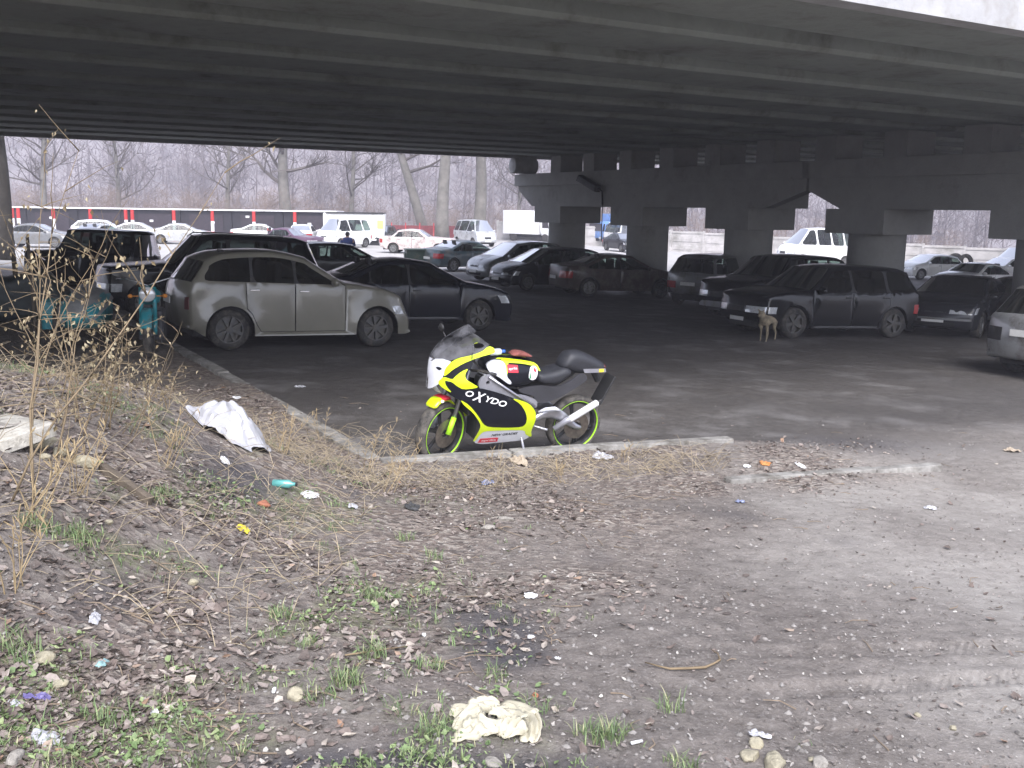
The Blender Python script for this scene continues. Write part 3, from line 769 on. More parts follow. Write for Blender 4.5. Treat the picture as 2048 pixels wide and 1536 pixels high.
        if detail > 0:
            mx_ = (T['P'][ws[1]][0] * sx) - .28; mz = beltz(mx_) + .07
            mbh = MB(); mbh.sphere((mx_, side * (Yf(mx_, mz) + .10), mz), (.06, .11, .075)); mbh.box((mx_, side * (Yf(mx_, mz) + .01), mz - .02), (.05, .08, .04)); mbh.build('mirror', mirror_mat or mat, root, smooth=True)
    # underbody, cabin
    mb = MB(); mb.box((0, 0, .36 * sz), (L * .86, 2 * (W0 - .27), .30 * sz)); mb.box(((xf + xr) / 2, 0, .33 * sz), (xf - xr - 2 * ra - .06, 2 * (W0 - .09), .20 * sz))
    mb.box((L * .41, 0, .42 * sz), (.12, Wd * .6, .30 * sz)); mb.box((-L * .41, 0, .42 * sz), (.12, Wd * .6, .30 * sz)); mb.build('underbody', M_blk, root)
    if detail > 0:
        mb = MB(); bx0 = T['P'][rw[0]][0] * sx; bx1 = T['P'][ws[1]][0] * sx
        mb.box(((bx0 + bx1) / 2 + .0, 0, b0 * .62), (bx1 - bx0 - .1, 2 * (W0 - .14), b0 * .45)); mb.box((bx1 - .12, 0, b1 - .10), (.3, 2 * (W0 - .16), .2))
        seatx = [bx1 - 1.15, bx1 - 2.0] + ([bx1 - 2.9, bx1 - 3.7] if tpl == 'minibus' else [])
        for sxx in seatx:
            for sy in (-1, 1):
                mb.rbox((sxx, sy * W0 * .42, b0 + .06 * sz), (.16, .46, .52), .06); mb.rbox((sxx - .03, sy * W0 * .42, b0 + .42), (.09, .26, .17), .04)
        mb.build('seats', M_int, root)
    # lamps, grille, plates
    def prof_at(z, front):
        best = None
        for i in range(n):
            if (PP[i].x > 0) == front and (ts[i] > ws[1] if front else ts[i] < rw[0] + .3):
                d = abs(PP[i].y - z)
                if best is None or d < best[0]: best = (d, i)
        i = best[1]; return i
    def end_pt(z, v, front, off=.012):
        sg = 1 if front else -1; i = prof_at(z, front)
        # interpolate x on profile at z
        xs_ = []
        rng_ = [k for k in range(n - 1) if (PP[k].x > 0) == front and (ts[k] >= ws[1] if front else ts[k] <= rw[0] + .3)]
        xx = None
        for k in (rng_ if not front else rng_[::-1]):
            z0_, z1_ = PP[k].y, PP[k + 1].y
            if min(z0_, z1_) <= z <= max(z0_, z1_) and abs(z1_ - z0_) > 1e-6:
                xx = PP[k].x + (PP[k + 1].x - PP[k].x) * (z - z0_) / (z1_ - z0_); break
        if xx is None: xx = PP[i].x
        xs = xx - sg * K; yy = (Yf(xs, z) - .03)
        return Vector((xx - sg * K * abs(v) ** 3 + sg * off, yy * v, z))
    def patch(nm, z0, z1, v0, v1, front, mat_, wrap=0.0, off=.012, par=root):
        mb = MB(); nz, nv = 4, 6
        vs = []; sgn = 1 if v1 > 0 else -1
        for a in range(nz + 1):
            z = z0 + (z1 - z0) * a / nz
            row = [end_pt(z, v0 + (v1 - v0) * k / nv, front, off) for k in range(nv + 1)]
            if wrap:
                e = row[-1]; sg = 1 if front else -1
                for k in range(1, 4):
                    xx = e.x - sg * (off + wrap * k / 3 * (1 - .0 * a)); row.append(Vector((xx, sgn * (Yf(xx, z) + off * .6), z)))
            vs.append(row)
        w_ = len(vs[0]); flat = [p for r_ in vs for p in r_]
        back = [p - Vector(((1 if front else -1) * .05, 0, 0)) for p in flat]
        fs = [(i * w_ + j, i * w_ + j + 1, (i + 1) * w_ + j + 1, (i + 1) * w_ + j) for i in range(nz) for j in range(w_ - 1)]
        mb.add(flat, fs)
        rim_ = [i for i in range(w_)] + [(k + 1) * w_ - 1 for k in range(1, nz + 1)] + [nz * w_ + w_ - 2 - k for k in range(w_ - 1)] + [k * w_ for k in range(nz - 1, 0, -1)]
        bv = [flat[i] for i in rim_] + [back[i] * 1.0 for i in rim_]; r_n = len(rim_)
        mb.add(bv, [(i, (i + 1) % r_n, r_n + (i + 1) % r_n, r_n + i) for i in range(r_n)])
        return mb.build(nm, mat_, par, smooth=True)
    zf0, zf1, vf = head; zr0, zr1, vr = tail
    for s in (1, -1):
        if zf1 < (T['P'][ws[1] + 2][1]) * 1.4: patch('headlight', zf0 * sz, zf1 * sz, s * vf, s * 1.0, True, M_head, wrap=.20)
        patch('taillight', zr0 * sz, zr1 * sz, s * vr, s * 1.0, False, tail_mat or M_tail, wrap=twrap)
    if grille and detail > 0: patch('grille', (zf0 + .01) * sz, (zf1 - .01) * sz, -.34, .34, True, M_blk, off=.010)
    if grille and detail > 1: patch('air_intake', .27 * sz, .38 * sz, -.6, .6, True, M_blk, off=.010)
    if bumper: 
        for fr in (True, False):
            for s in (1, -1): pass
            mbp = MB()
            row0 = []; zc_ = bumper[1] * sz; hh = bumper[2] / 2
            pts = [end_pt(zc_, v, fr, .045) for v in np.linspace(-1, 1, 15)]
            sg = 1 if fr else -1
            a_, b_ = pts[0], pts[-1]
            pts = [Vector((a_.x - sg * .30, a_.y - .03, zc_)), Vector((a_.x - sg * .10, a_.y - .02, zc_))] + pts + [Vector((b_.x - sg * .10, b_.y + .02, zc_)), Vector((b_.x - sg * .30, b_.y + .03, zc_))]
            vs = []; 
            for p in pts: vs += [(p.x, p.y, p.z - hh), (p.x, p.y, p.z + hh), (p.x - sg * .06, p.y * .97, p.z + hh), (p.x - sg * .06, p.y * .97, p.z - hh)]
            fs = [(i * 4 + j, i * 4 + (j + 1) % 4, (i + 1) * 4 + (j + 1) % 4, (i + 1) * 4 + j) for i in range(len(pts) - 1) for j in range(4)] + [(0, 1, 2, 3), tuple((len(pts) - 1) * 4 + j for j in range(4))]
            mbp.add(vs, fs); mbp.build('bumper', bumper[0], root, angle=40)
    for fr, on in zip((True, False), plate):
        if on:
            zc_ = (.42 if fr else (.78 if tpl in ('hatch', 'suv', 'mpv', 'pt', 'van') else .62)) * sz
            p = end_pt(zc_, 0, fr, .03 if not bumper else .03); mbp = MB(); mbp.box((p.x, 0, zc_), (.012, .5, .11)); mbp.build('licence_plate', M_plate, root)
    if rails:
        for s in (1, -1):
            mbp = MB(); yy = Yf(-.4, H * .93) - .10
            mbp.tube([(-1.45 * sx, s * yy, H - .05), (-1.38 * sx, s * yy, H + .035), (.25 * sx, s * yy, H + .04), (.38 * sx, s * yy, H - .06)], .018, 6); mbp.build('roof_rail', M_chr, root, smooth=True)
    # wheels
    tyd, rmd = wheel_data(wr, .215, spokes, rim)
    for cx_ in (xf, xr):
        for s in (1, -1):
            wo = bpy.data.objects.new('wheel', tyd); COL.objects.link(wo); wo.parent = root; wo.location = (cx_, s * (W0 - .125), wr)
            ro = bpy.data.objects.new('rim', rmd); COL.objects.link(ro); ro.parent = wo
            wo.rotation_euler = (0, random.uniform(0, 6), 0 if s > 0 else math.pi)
        # arch liner
        mb = MB(); vs = []; 
        for k in range(13):
            a = math.pi * k / 12
            for yy in (W0 - .03, W0 - .32): vs += [(cx_ + ra * math.cos(a) * 1.0, yy, wr + ra * math.sin(a))]
        fs = [(2 * k, 2 * k + 1, 2 * k + 3, 2 * k + 2) for k in range(12)] + [tuple(2 * k + 1 for k in range(13))]
        mb.add(vs, fs); mb.build('wheel_arch', M_blk, root); mb = MB(); mb.add([(a, -b_, c) for a, b_, c in vs], fs); mb.build('wheel_arch', M_blk, root)
    return root
GP1 = 'cars parked in the shade under the bridge'; GP2 = 'cars parked in the open beyond the bridge'
P_beige = paint('beige', (.185, .175, .14), .30, .05); P_black = paint('black', (.010, .010, .012), .2, -.15); P_dkblue = paint('dark_blue', (.012, .013, .019), .22, -.1)
P_teal = paint('dark_teal', (.05, .085, .10), .3, .3); P_silver = paint('silver', (.36, .37, .38), .3, .25, .5); P_brown = paint('brown', (.055, .040, .034), .3, .3)
P_grey = paint('grey', (.20, .205, .21), .3, .3, .4); P_white = paint('white', (.78, .78, .77), .3, -.05); P_maroon = paint('maroon', (.10, .045, .085), .35, .2)
P_dgrey = paint('dark_grey', (.024, .025, .029), .25, -.05); P_rose = paint('pale_rose', (.62, .52, .50), .35, .3); P_lsilver = paint('light_silver', (.50, .51, .52), .3, .25, .3)
P_blue = paint('blue', (.10, .22, .50), .4, .2)
# under the bridge
car('retro_car', 'pt', -3.86, 16.75, 30, P_beige, 'beige high-roofed retro car standing side on beside the long kerb', 'car', GP1, L=4.08, H=1.57, flare=.075, spokes=8, rim=M_rimd, glass=M_glassd, Wd=1.72, tum=.34, head=(.58, .72, .62), tail=(.66, .86, .90), twrap=.0, tail_mat=pmat('tail_lamp_dim', (.10, .02, .02), .3))
car('parked_car', 'sedan', -2.3, 20.3, 27, P_dkblue, 'dark sleek saloon with its nose sticking out past the beige retro car', 'car', GP1, glass=M_glassd, rim=M_rimd)
car('parked_car', 'jeep', -6.5, 20.9, 208, P_black, 'black off-road wagon facing left behind the beige retro car', 'off-roader', GP1, glass=M_glassd, Wd=1.85, rails=True)
car('parked_car', 'boxy', -11.9, 27.7, 170, P_black, 'tall boxy black off-roader at the left edge of the shade', 'off-roader', GP1, L=3.6, H=1.68, Wd=1.62, glass=M_glassd)
car('parked_car', 'hatch', -6.0, 33.5, 28, P_dgrey, 'dark hatchback showing only its roof between the retro car and the saloon', 'car', GP1, detail=1)
car('parked_car', 'sedan', -2.3, 46.5, 40, P_teal, 'blue-green saloon seen from behind beside the dark rubbish bin', 'car', GP1, L=4.4, H=1.4, Wd=1.72)
car('parked_car', 'mpv', .15, 40.0, 215, P_silver, 'silver family car with bright windscreen next to the blue-green saloon', 'car', GP1, L=4.3, H=1.6)
car('parked_car', 'mpv', 1.3, 36.2, 210, P_dgrey, 'dark long-nosed people carrier beside the silver family car', 'car', GP1, L=4.5, H=1.5)
car('parked_car', 'sedan', 3.5, 34.0, 20, P_brown, 'brown saloon parked in front of the second pillar', 'car', GP1, Wd=1.78, H=1.43)
car('parked_car', 'suv', 6.75, 32.0, 52, P_grey, 'grey estate-like off-roader showing its rear window and plate', 'off-roader', GP1, H=1.62, L=4.5)
car('parked_car', 'suv', 7.4, 27.4, 213, P_black, 'black off-roader with a pale front bumper facing the camera', 'off-roader', GP1, L=4.7, Wd=1.88, bumper=(P_grey, .42, .22))
car('parked_car', 'suv', 7.1, 22.6, 202, P_black, 'black off-roader side on with bright headlamps beside the dog', 'off-roader', GP1, L=4.63, H=1.60, Wd=1.88, rim=M_rimd, glass=M_glassd, spokes=5)
car('parked_car', 'sedan', 11.4, 24.9, 232, P_dgrey, 'dark grey saloon nose on to the right of the thick pillar', 'car', GP1, L=4.8, Wd=1.8, bumper=(P_grey, .45, .05))
car('parked_car', 'sedan', 13.5, 25.8, 225, P_brown, 'dark brown saloon half hidden behind the silver car at the right edge', 'car', GP1, L=4.5)
car('parked_car', 'mpv', 10.22, 16.5, 24, P_silver, 'silver people carrier cut off by the right edge of the picture', 'car', GP1, L=4.4, H=1.58, Wd=1.8, tail_mat=M_blk)
# open area
car('parked_car', 'hatch', 24.5, 58.0, 200, P_white, 'white hatchback with a tinted side window right behind the thick pillar', 'car', GP2, L=4.0, Wd=1.7)
car('parked_car', 'sedan', 21.2, 45.0, 212, P_white, 'white saloon showing only its roof above the dark grey saloon', 'car', GP2, L=4.3)
car('parked_car', 'sedan', 30.0, 60.0, 205, P_white, 'white saloon in front of the blue-white van at far right', 'car', GP2, L=4.3)
car('parked_van', 'van', 36.5, 70.0, 200, P_white, 'white van at the far right beside the concrete wall', 'van', GP2, L=5.0, Wd=1.95)
car('parked_car', 'sedan', 32.5, 80.0, 200, P_white, 'small white car against the concrete wall near the old tyres', 'car', GP2, detail=1)
car('minibus', 'minibus', 22.0, 71.5, 200, P_white, 'white minibus with dark side windows between two pillars', 'minibus', GP2, Wd=2.0, glass_band=False, spokes=6, head=(.27 * 2.6, .34 * 2.6, .6))
car('parked_van', 'van', -3.05, 76.0, 300, P_lsilver, 'pale van facing the camera under the tall trees', 'van', GP2, glass_band=False)
car('parked_van', 'van', -11.8, 68.5, 238, P_white, 'white van with dark front grille in front of the kiosk', 'van', GP2, L=4.3, head=(.72, .88, .5), glass_band=False)
car('parked_car', 'hatch', -10.2, 75.5, 262, P_dgrey, 'small dark car peeping out beside the kiosk', 'car', GP2, detail=1)
car('parked_car', 'classic', -13.7, 60.5, 340, P_maroon, 'purple old boxy saloon near the person in blue', 'car', GP2, Wd=1.62, bumper=(M_chr, .45, .08))
car('parked_car', 'hatch', -15.6, 73.0, 95, P_white, 'white hatchback with red tail lamps behind the purple saloon', 'car', GP2, L=4.0, detail=1)
car('parked_car', 'classic', -6.0, 61.5, 354, P_rose, 'long pale pink saloon standing alone in the sunlit yard', 'car', GP2, L=4.8, H=1.48, Wd=1.8, bumper=(M_chr, .45, .08))
car('parked_car', 'sedan', -26.9, 64.0, 75, P_lsilver, 'silver saloon with red tail lamps turned to the camera', 'car', GP2, detail=1, L=4.4, tail=(.66, .86, .3))
car('parked_car', 'hatch', -30.4, 73.0, 15, P_white, 'white estate car behind the silver saloon with red tail lamps', 'car', GP2, detail=1, L=4.5, H=1.52)
car('parked_car', 'sedan', -27.1, 71.0, 10, P_white, 'white saloon nearest the middle of the row of striped posts', 'car', GP2, detail=1)
car('parked_car', 'sedan', -23.6, 70.0, 12, P_lsilver, 'pale saloon partly hidden by the boxy black off-roader', 'car', GP2, detail=1)
car('parked_car', 'sedan', -29.3, 60.5, 3, P_grey, 'grey saloon at the far left beside the tree trunk', 'car', GP2, detail=1)
car('parked_car', 'sedan', -18.8, 73.5, 6, P_white, 'white car whose roof shows above the black off-road wagon', 'car', GP2, detail=1)
car('parked_van', 'van', 9.6, 88.0, 285, P_white, 'white van between the first two pillars', 'van', GP2, L=5.0, H=2.3, Wd=1.95)
car('parked_car', 'sedan', 8.6, 78.0, 290, P_dgrey, 'dark saloon in front of the van between the first two pillars', 'car', GP2, detail=1)
# ------------------------------------------------------------ text
def text_verts(s, size=1.0, shear=0.0, bold=0.0):
    cu = bpy.data.curves.new('t', 'FONT'); cu.body = s; cu.size = size; cu.shear = shear; cu.offset = bold; cu.resolution_u = 3; cu.align_x = 'CENTER'; cu.align_y = 'CENTER'
    o = bpy.data.objects.new('t', cu); COL.objects.link(o); dg = bpy.context.evaluated_depsgraph_get()
    me = bpy.data.meshes.new_from_object(o.evaluated_get(dg)); bm = bmesh.new(); bm.from_mesh(me); bmesh.ops.triangulate(bm, faces=bm.faces[:])
    vs = [v.co.copy() for v in bm.verts]; fs = [tuple(v.index for v in f.verts) for f in bm.faces]; bm.free()
    bpy.data.objects.remove(o); bpy.data.meshes.remove(me); bpy.data.curves.remove(cu); return vs, fs
def text_on(name, s, cx, cz, width, hgt, ang, yf, mat, parent, off=.006, shear=0.0, side=1, bold=0.0):
    vs, fs = text_verts(s, 1.0, shear, bold); mnx = min(v.x for v in vs); mxx = max(v.x for v in vs); mny = min(v.y for v in vs); mxy = max(v.y for v in vs)
    out = []
    for v in vs:
        u = ((v.x - mnx) / (mxx - mnx) - .5) * width; h = ((v.y - mny) / (mxy - mny) - .5) * hgt
        dx = u * math.cos(ang) - h * math.sin(ang); dz = u * math.sin(ang) + h * math.cos(ang)
        x = cx - side * dx; z = cz + dz; out.append((x, side * (yf(x, z) + off), z))
    return mesh(name, out, fs, mat, parent)

# ------------------------------------------------------------ panel builders in a side view (x, z)
def pedge(p, poly):
    m = 9; n = len(poly)
    for i in range(n):
        a, b = poly[i], poly[(i + 1) % n]; dx, dz = b[0] - a[0], b[1] - a[1]; L2 = dx * dx + dz * dz
        t = 0 if L2 < 1e-12 else max(0, min(1, ((p[0] - a[0]) * dx + (p[1] - a[1]) * dz) / L2))
        m = min(m, math.hypot(p[0] - a[0] - t * dx, p[1] - a[1] - t * dz))
    return m
def dens(poly, step):
    o = []; n = len(poly)
    for i in range(n):
        a, b = poly[i], poly[(i + 1) % n]; k = max(1, int(math.hypot(b[0] - a[0], b[1] - a[1]) / step))
        o += [(a[0] + (b[0] - a[0]) * j / k, a[1] + (b[1] - a[1]) * j / k) for j in range(k)]
    return o
def panel(name, poly, yf, mat, parent, side=1, th=.006, off=0.0, smooth_it=1, step=.03, holes=()):
    if smooth_it: poly = chaikin(poly, smooth_it, .22)
    poly = dens(poly, step); holes = [chaikin(h, 1) for h in holes]
    xs = [p[0] for p in poly]; zs = [p[1] for p in poly]
    free = [(a, b) for a in np.arange(min(xs), max(xs), step) for b in np.arange(min(zs), max(zs), step) if inpoly((a, b), poly) and pedge((a, b), poly) > step * .35]
    vs, tr = cdt([poly] + list(holes), free); fs = []
    for f in tr:
        c = (sum(vs[i][0] for i in f) / 3, sum(vs[i][1] for i in f) / 3)
        if inpoly(c, poly) and not any(inpoly(c, h) for h in holes): fs.append(f)
    n = len(vs); V = [(x, side * (yf(x, z) + off), z) for x, z in vs] + [(x, side * (yf(x, z) + off - th), z) for x, z in vs]
    F = [f if side < 0 else f[::-1] for f in fs] + [tuple(i + n for i in (f[::-1] if side < 0 else f)) for f in fs]
    ec = {}
    for f in fs:
        for a, b in ((f[0], f[1]), (f[1], f[2]), (f[2], f[0])): ec[(a, b)] = 1
    for a, b in ec:
        if (b, a) not in ec: F.append((a, b, b + n, a + n))
    o = mesh(name, V, F, mat, parent)
    bm = bmesh.new(); bm.from_mesh(o.data); bmesh.ops.recalc_face_normals(bm, faces=bm.faces[:])
    for e in bm.edges:
        e.smooth = not (len(e.link_faces) == 2 and e.calc_face_angle(0) > R(50))
    bm.to_mesh(o.data); bm.free(); o.data.polygons.foreach_set('use_smooth', [True] * len(o.data.polygons)); return o
def slab(name, poly, w_, mat, parent, r=.03, smooth_it=2, step=.03, cy_=0.0, wf=None):
    """pillow shaped solid: the side outline swept across with rounded edges"""
    poly = dens(chaikin(poly, smooth_it, .22), step)
    xs = [p[0] for p in poly]; zs = [p[1] for p in poly]; free = []
    cxm = sum(xs) / len(xs); czm = sum(zs) / len(zs)
    for a in np.arange(min(xs), max(xs), step * .7):
        for b in np.arange(min(zs), max(zs), step * .7):
            if inpoly((a, b), poly) and pedge((a, b), poly) > step * .2: free.append((a, b))
    vs, tr = cdt([poly], free); fs = [f for f in tr if inpoly((sum(vs[i][0] for i in f) / 3, sum(vs[i][1] for i in f) / 3), poly)]
    n = len(vs); Y_ = []
    for p in vs:
        d = pedge(p, poly); ww = w_ if wf is None else wf(p[0], p[1]); rr = min(r, ww * .9)
        Y_.append(ww - rr + math.sqrt(max(0, rr * rr - max(0, rr - d) ** 2)) if d < rr else ww)
    V = [(p[0], cy_ + y, p[1]) for p, y in zip(vs, Y_)] + [(p[0], cy_ - y, p[1]) for p, y in zip(vs, Y_)]
    F = [f[::-1] for f in fs] + [tuple(i + n for i in f) for f in fs]; ec = {}
    for f in fs:
        for a, b in ((f[0], f[1]), (f[1], f[2]), (f[2], f[0])): ec[(a, b)] = 1
    for a, b in ec:
        if (b, a) not in ec: F.append((a, b, b + n, a + n))
    o = mesh(name, V, F, mat, parent, smooth=True)
    bm = bmesh.new(); bm.from_mesh(o.data); bmesh.ops.recalc_face_normals(bm, faces=bm.faces[:]); bm.to_mesh(o.data); bm.free(); return o
# ------------------------------------------------------------ racing motorcycle
B_yel = pmat('bike_yellow', (.58, .74, .012), .28, var=.05, coat=.8, dirt=(.35, .36, .08), dirt_amt=-.1)
B_wht = pmat('bike_white', (.58, .59, .63), .28, var=.06, coat=.8)
B_blk = pmat('bike_black', (.008, .009, .014), .3, var=.2, coat=.15, spec=.25, dirt=(.08, .075, .07), dirt_amt=0.0, dirt_scale=6)
B_gry = pmat('bike_grey', (.30, .30, .33), .35, .3, var=.15, scale=12, coat=.3)
B_seat = pmat('bike_seat', (.022, .023, .028), .55, var=.2, scale=20, bump=.15, bscale=90)
B_alu = pmat('bike_aluminium', (.42, .42, .45), .35, .85, var=.12, scale=10)
B_red = pmat('sticker_red', (.62, .03, .05), .35, var=.1); B_lime = pmat('rim_lime', (.42, .85, .03), .4, var=.08)
B_scr = glassmat('bike_screen', (.30, .31, .33), .05, 1.1, (.17, .17, .185))
B_mud = pmat('bike_tyre', (.03, .028, .026), .85, var=.3, scale=12, dirt=(.15, .135, .115), dirt_amt=.45, dirt_scale=10)
B_whp = pmat('sticker_white', (.85, .85, .85), .4, var=.03); B_grn = pmat('sticker_green', (.02, .28, .10), .4, var=.05)
B_brn = pmat('rag_brown', (.20, .06, .05), .8, var=.3, scale=30, bump=.5); B_bot = pmat('bottle_blue', (.25, .40, .62), .15, var=.2, scale=30, coat=1)
def Wf(x, z):
    w_ = .235
    if z < .45: w_ = .235 - .13 * (max(0, .45 - z) / .3) ** 1.5
    if z > .78: w_ = .235 - .25 * (z - .78)
    if x > .25: w_ *= math.sqrt(max(.0, 1 - (min(x - .25, .61) / .61) ** 2.2))
    return max(w_, .004)
bx, by = -.025, 8.72; byaw = R(-153.616); lean = R(8)
ex = Vector((math.cos(byaw), math.sin(byaw), 0)); ey0 = Vector((-ex.y, ex.x, 0)); ez0 = Vector((0, 0, 1))
sl = math.asin((bz(bx + ex.x * .65, by + ex.y * .65) - bz(bx - ex.x * .65, by - ex.y * .65)) / 1.3)
ex = (ex + ez0 * math.tan(sl)).normalized()
ey = (ey0 * math.cos(lean) - ez0 * math.sin(lean)); ez = ex.cross(ey).normalized(); ey = ez.cross(ex)
bike = empty('racing_motorcycle', (0, 0, 0)); BM = Matrix((ex, ey, ez)).transposed().to_4x4(); BM.translation = (bx, by, bz(bx, by) + .004); bike.matrix_world = BM
tag(bike, 'neon yellow, black and white racing motorcycle on its stand by the kerb', 'motorcycle')
for sd_ in (1, -1):
    fb = panel('side_fairing', [(.758, .785), (.702, .798), (.66, .764), (.608, .737), (.475, .755), (.29, .708), (.145, .64), (.06, .595), (.002, .523), (-.024, .462), (-.026, .389), (.008, .359), (.142, .362), (.338, .381), (.403, .418), (.458, .499), (.547, .597), (.619, .634), (.738, .694)], Wf, B_blk, bike, sd_)
    panel('fairing_trim', [(.625, .645), (.582, .590), (.506, .532), (.445, .455), (.416, .402), (.424, .333), (.447, .235), (.425, .235), (.402, .31), (.371, .345), (.241, .344), (.086, .338), (-.03, .326), (-.057, .276), (-.11, .246), (-.128, .25), (-.098, .314), (-.105, .382), (-.112, .455), (-.096, .52), (-.036, .584), (.041, .62), (.150, .648), (.06, .592), (.005, .523), (-.021, .462), (-.023, .391), (.010, .362), (.142, .365), (.338, .384), (.401, .42), (.456, .502), (.545, .600)], Wf, B_yel, bike, sd_, off=.004, smooth_it=1, step=.02)
    wbp = panel('belly_pan', [(.431, .215), (.415, .262), (.402, .32), (.371, .351), (.1, .345), (-.031, .332), (-.057, .282), (-.112, .245), (-.063, .206), (.143, .2), (.345, .193)], Wf, B_wht, bike, sd_, off=.001)
    panel('upper_fairing', [(.766, .837), (.757, .9), (.717, .956), (.655, .998), (.533, 1.027), (.439, 1.059), (.381, 1.105), (.333, 1.09), (.317, 1.046), (.422, 1.024), (.516, .996), (.607, .958), (.693, .904), (.742, .852)], Wf, B_yel, bike, sd_, off=.003, step=.02)
    panel('lower_fairing', [(.809, .776), (.766, .837), (.694, .816), (.677, .843), (.625, .888), (.563, .919), (.595, .871), (.588, .827), (.548, .801), (.476, .764), (.502, .751), (.608, .737), (.66, .764), (.702, .798), (.758, .805), (.745, .758), (.69, .697), (.771, .737)], Wf, B_yel, bike, sd_, off=.006, step=.02)
    nz = panel('nose', [(.858, .70), (.858, .785), (.857, .855), (.853, .931), (.825, .978), (.774, .985), (.709, .968), (.752, .9), (.768, .837), (.80, .76)], Wf, B_wht, bike, sd_, smooth_it=0, step=.015)
    panel('intake', [(.762, .84), (.738, .853), (.607, .958), (.516, .996), (.52, .93), (.600, .85), (.59, .80), (.677, .79), (.74, .80)], Wf, B_blk, bike, sd_, off=-.012)
    panel('nose_lamp', [(.826, .905), (.80, .915), (.775, .90), (.80, .88)], Wf, B_blk, nz, sd_, off=.002, step=.01)
    panel('screen_side', [(.853, .95), (.83, .99), (.774, 1.048), (.691, 1.113), (.62, 1.157), (.518, 1.212), (.482, 1.19), (.427, 1.154), (.371, 1.117), (.381, 1.1), (.439, 1.059), (.533, 1.027), (.649, 1.001), (.709, .976), (.774, .969)], Wf, B_scr, bike, sd_, off=-.002, smooth_it=0, holes=[[(.51, 1.135), (.44, 1.125), (.415, 1.10), (.46, 1.08), (.515, 1.085)]])
    panel('frame_spar', [(.465, .747), (.459, .803), (.423, .847), (.365, .862), (.323, .832), (.217, .739), (.109, .664), (.007, .657), (-.122, .608), (-.128, .539), (-.087, .533), (.107, .635), (.273, .696), (.415, .734)], lambda x, z: .195, B_gry, bike, sd_, th=.03, off=.01, holes=[[(.40, .80), (.37, .81), (.36, .78), (.39, .765)]])
    MB().tube([(.38, sd_ * .215, .845), (.12, sd_ * .218, .68), (-.10, sd_ * .215, .555)], .013, 8).build('frame_tube', B_alu, bike, smooth=True)
    if sd_ > 0: LF, LB = fb, wbp
# centre skins over nose and screen
def bridge_strip(name, curve, mat, crown, off=0.0):
    curve = chaikin(curve, 2, .25, closed=False); vs = []; nv = 8; m = len(curve)
    for i, (x, z) in enumerate(curve):
        a = Vector(curve[max(i - 1, 0)]); b = Vector(curve[min(i + 1, m - 1)]); t = (b - a).normalized(); nn = Vector((t.y, -t.x))
        if nn.x + nn.y * .5 < 0: nn = -nn
        for k in range(nv + 1):
            v = -1 + 2 * k / nv; y = v * (Wf(x, z) + off); c = crown * (1 - v * v); vs.append((x + nn.x * c, y, z + nn.y * c))
    fs = [(i * (nv + 1) + k, i * (nv + 1) + k + 1, (i + 1) * (nv + 1) + k + 1, (i + 1) * (nv + 1) + k) for i in range(m - 1) for k in range(nv)]
    return mesh(name, vs, fs, mat, bike, smooth=True)
bridge_strip('nose_front', [(.775, .69), (.81, .74), (.835, .785), (.845, .855), (.84, .931), (.828, .965)], B_wht, .02)
bridge_strip('windscreen', [(.822, .975), (.774, 1.048), (.691, 1.113), (.62, 1.157), (.518, 1.212), (.492, 1.222)], B_scr, .03)
text_on('lettering', 'O', .548, .700, .07, .055, R(-17.5), Wf, B_whp, LF, off=.006, bold=.02, shear=.2)
text_on('lettering', 'YDO', .300, .625, .215, .055, R(-17.5), Wf, B_whp, LF, off=.006, bold=.02, shear=.2)
text_on('large_x', 'X', .462, .672, .105, .088, R(-17.5), Wf, B_whp, LF, off=.0075, bold=.02, shear=.3)
text_on('belly_lettering', 'NEW GRADES', .16, .297, .255, .026, R(1), Wf, B_blk, LB, off=.005, bold=.02, shear=.2)
rs = panel('red_sticker', [(.385, .262), (.21, .262), (.205, .215), (.395, .215)], Wf, B_red, LB, 1, off=.004, smooth_it=0); text_on('sticker_lettering', 'aprilia', .298, .238, .14, .030, 0, Wf, B_whp, rs, off=.007)
# tank
tw = lambda x, z: .150 - .06 * max(0, z - .85) / .12 - .05 * max(0, .1 - x) * 1.5
slab('tank', [(.37, .93), (.33, .975), (.293, .985), (.11, .965), (-.045, .945), (-.128, .925), (-.165, .86), (-.161, .79), (-.145, .73), (.09, .70), (.2, .72), (.322, .82), (.37, .88)], .15, B_blk, bike, r=.07, wf=tw)
tk = panel('tank_cover', [(.37, .935), (.30, .965), (.215, .955), (.187, .921), (.185, .826), (.13, .775), (.133, .751), (.164, .758), (.27, .832), (.322, .84), (.365, .894)], lambda x, z: tw(x, z) + .012, B_wht, bike, 1, th=.02)
tk2 = panel('tank_cover', [(.37, .935), (.30, .965), (.215, .955), (.187, .921), (.185, .826), (.13, .775), (.133, .751), (.164, .758), (.27, .832), (.322, .84), (.365, .894)], lambda x, z: tw(x, z) + .012, B_wht, bike, -1, th=.02)
for sd_ in (1, -1):
    panel('tank_stripe', [(.26, .968), (.14, .962), (-.04, .940), (-.125, .922), (-.162, .86), (-.15, .855), (-.1, .90), (0, .922), (.10, .932), (.165, .935), (.18, .83), (.20, .84), (.205, .93), (.27, .945)], lambda x, z: tw(x, z) - .0 - .05 * max(0, (z - .90) / .07) ** 2, B_yel, bike, sd_, th=.012, off=.010, step=.018)
t1 = panel('red_sticker', [(.175, .925), (.070, .915), (.070, .855), (.175, .862)], lambda x, z: tw(x, z) + .014, B_red, bike, 1, smooth_it=0); text_on('sticker_lettering', 'aprilia', .122, .89, .085, .028, R(2), lambda x, z: tw(x, z) + .015, B_whp, t1, off=.004)
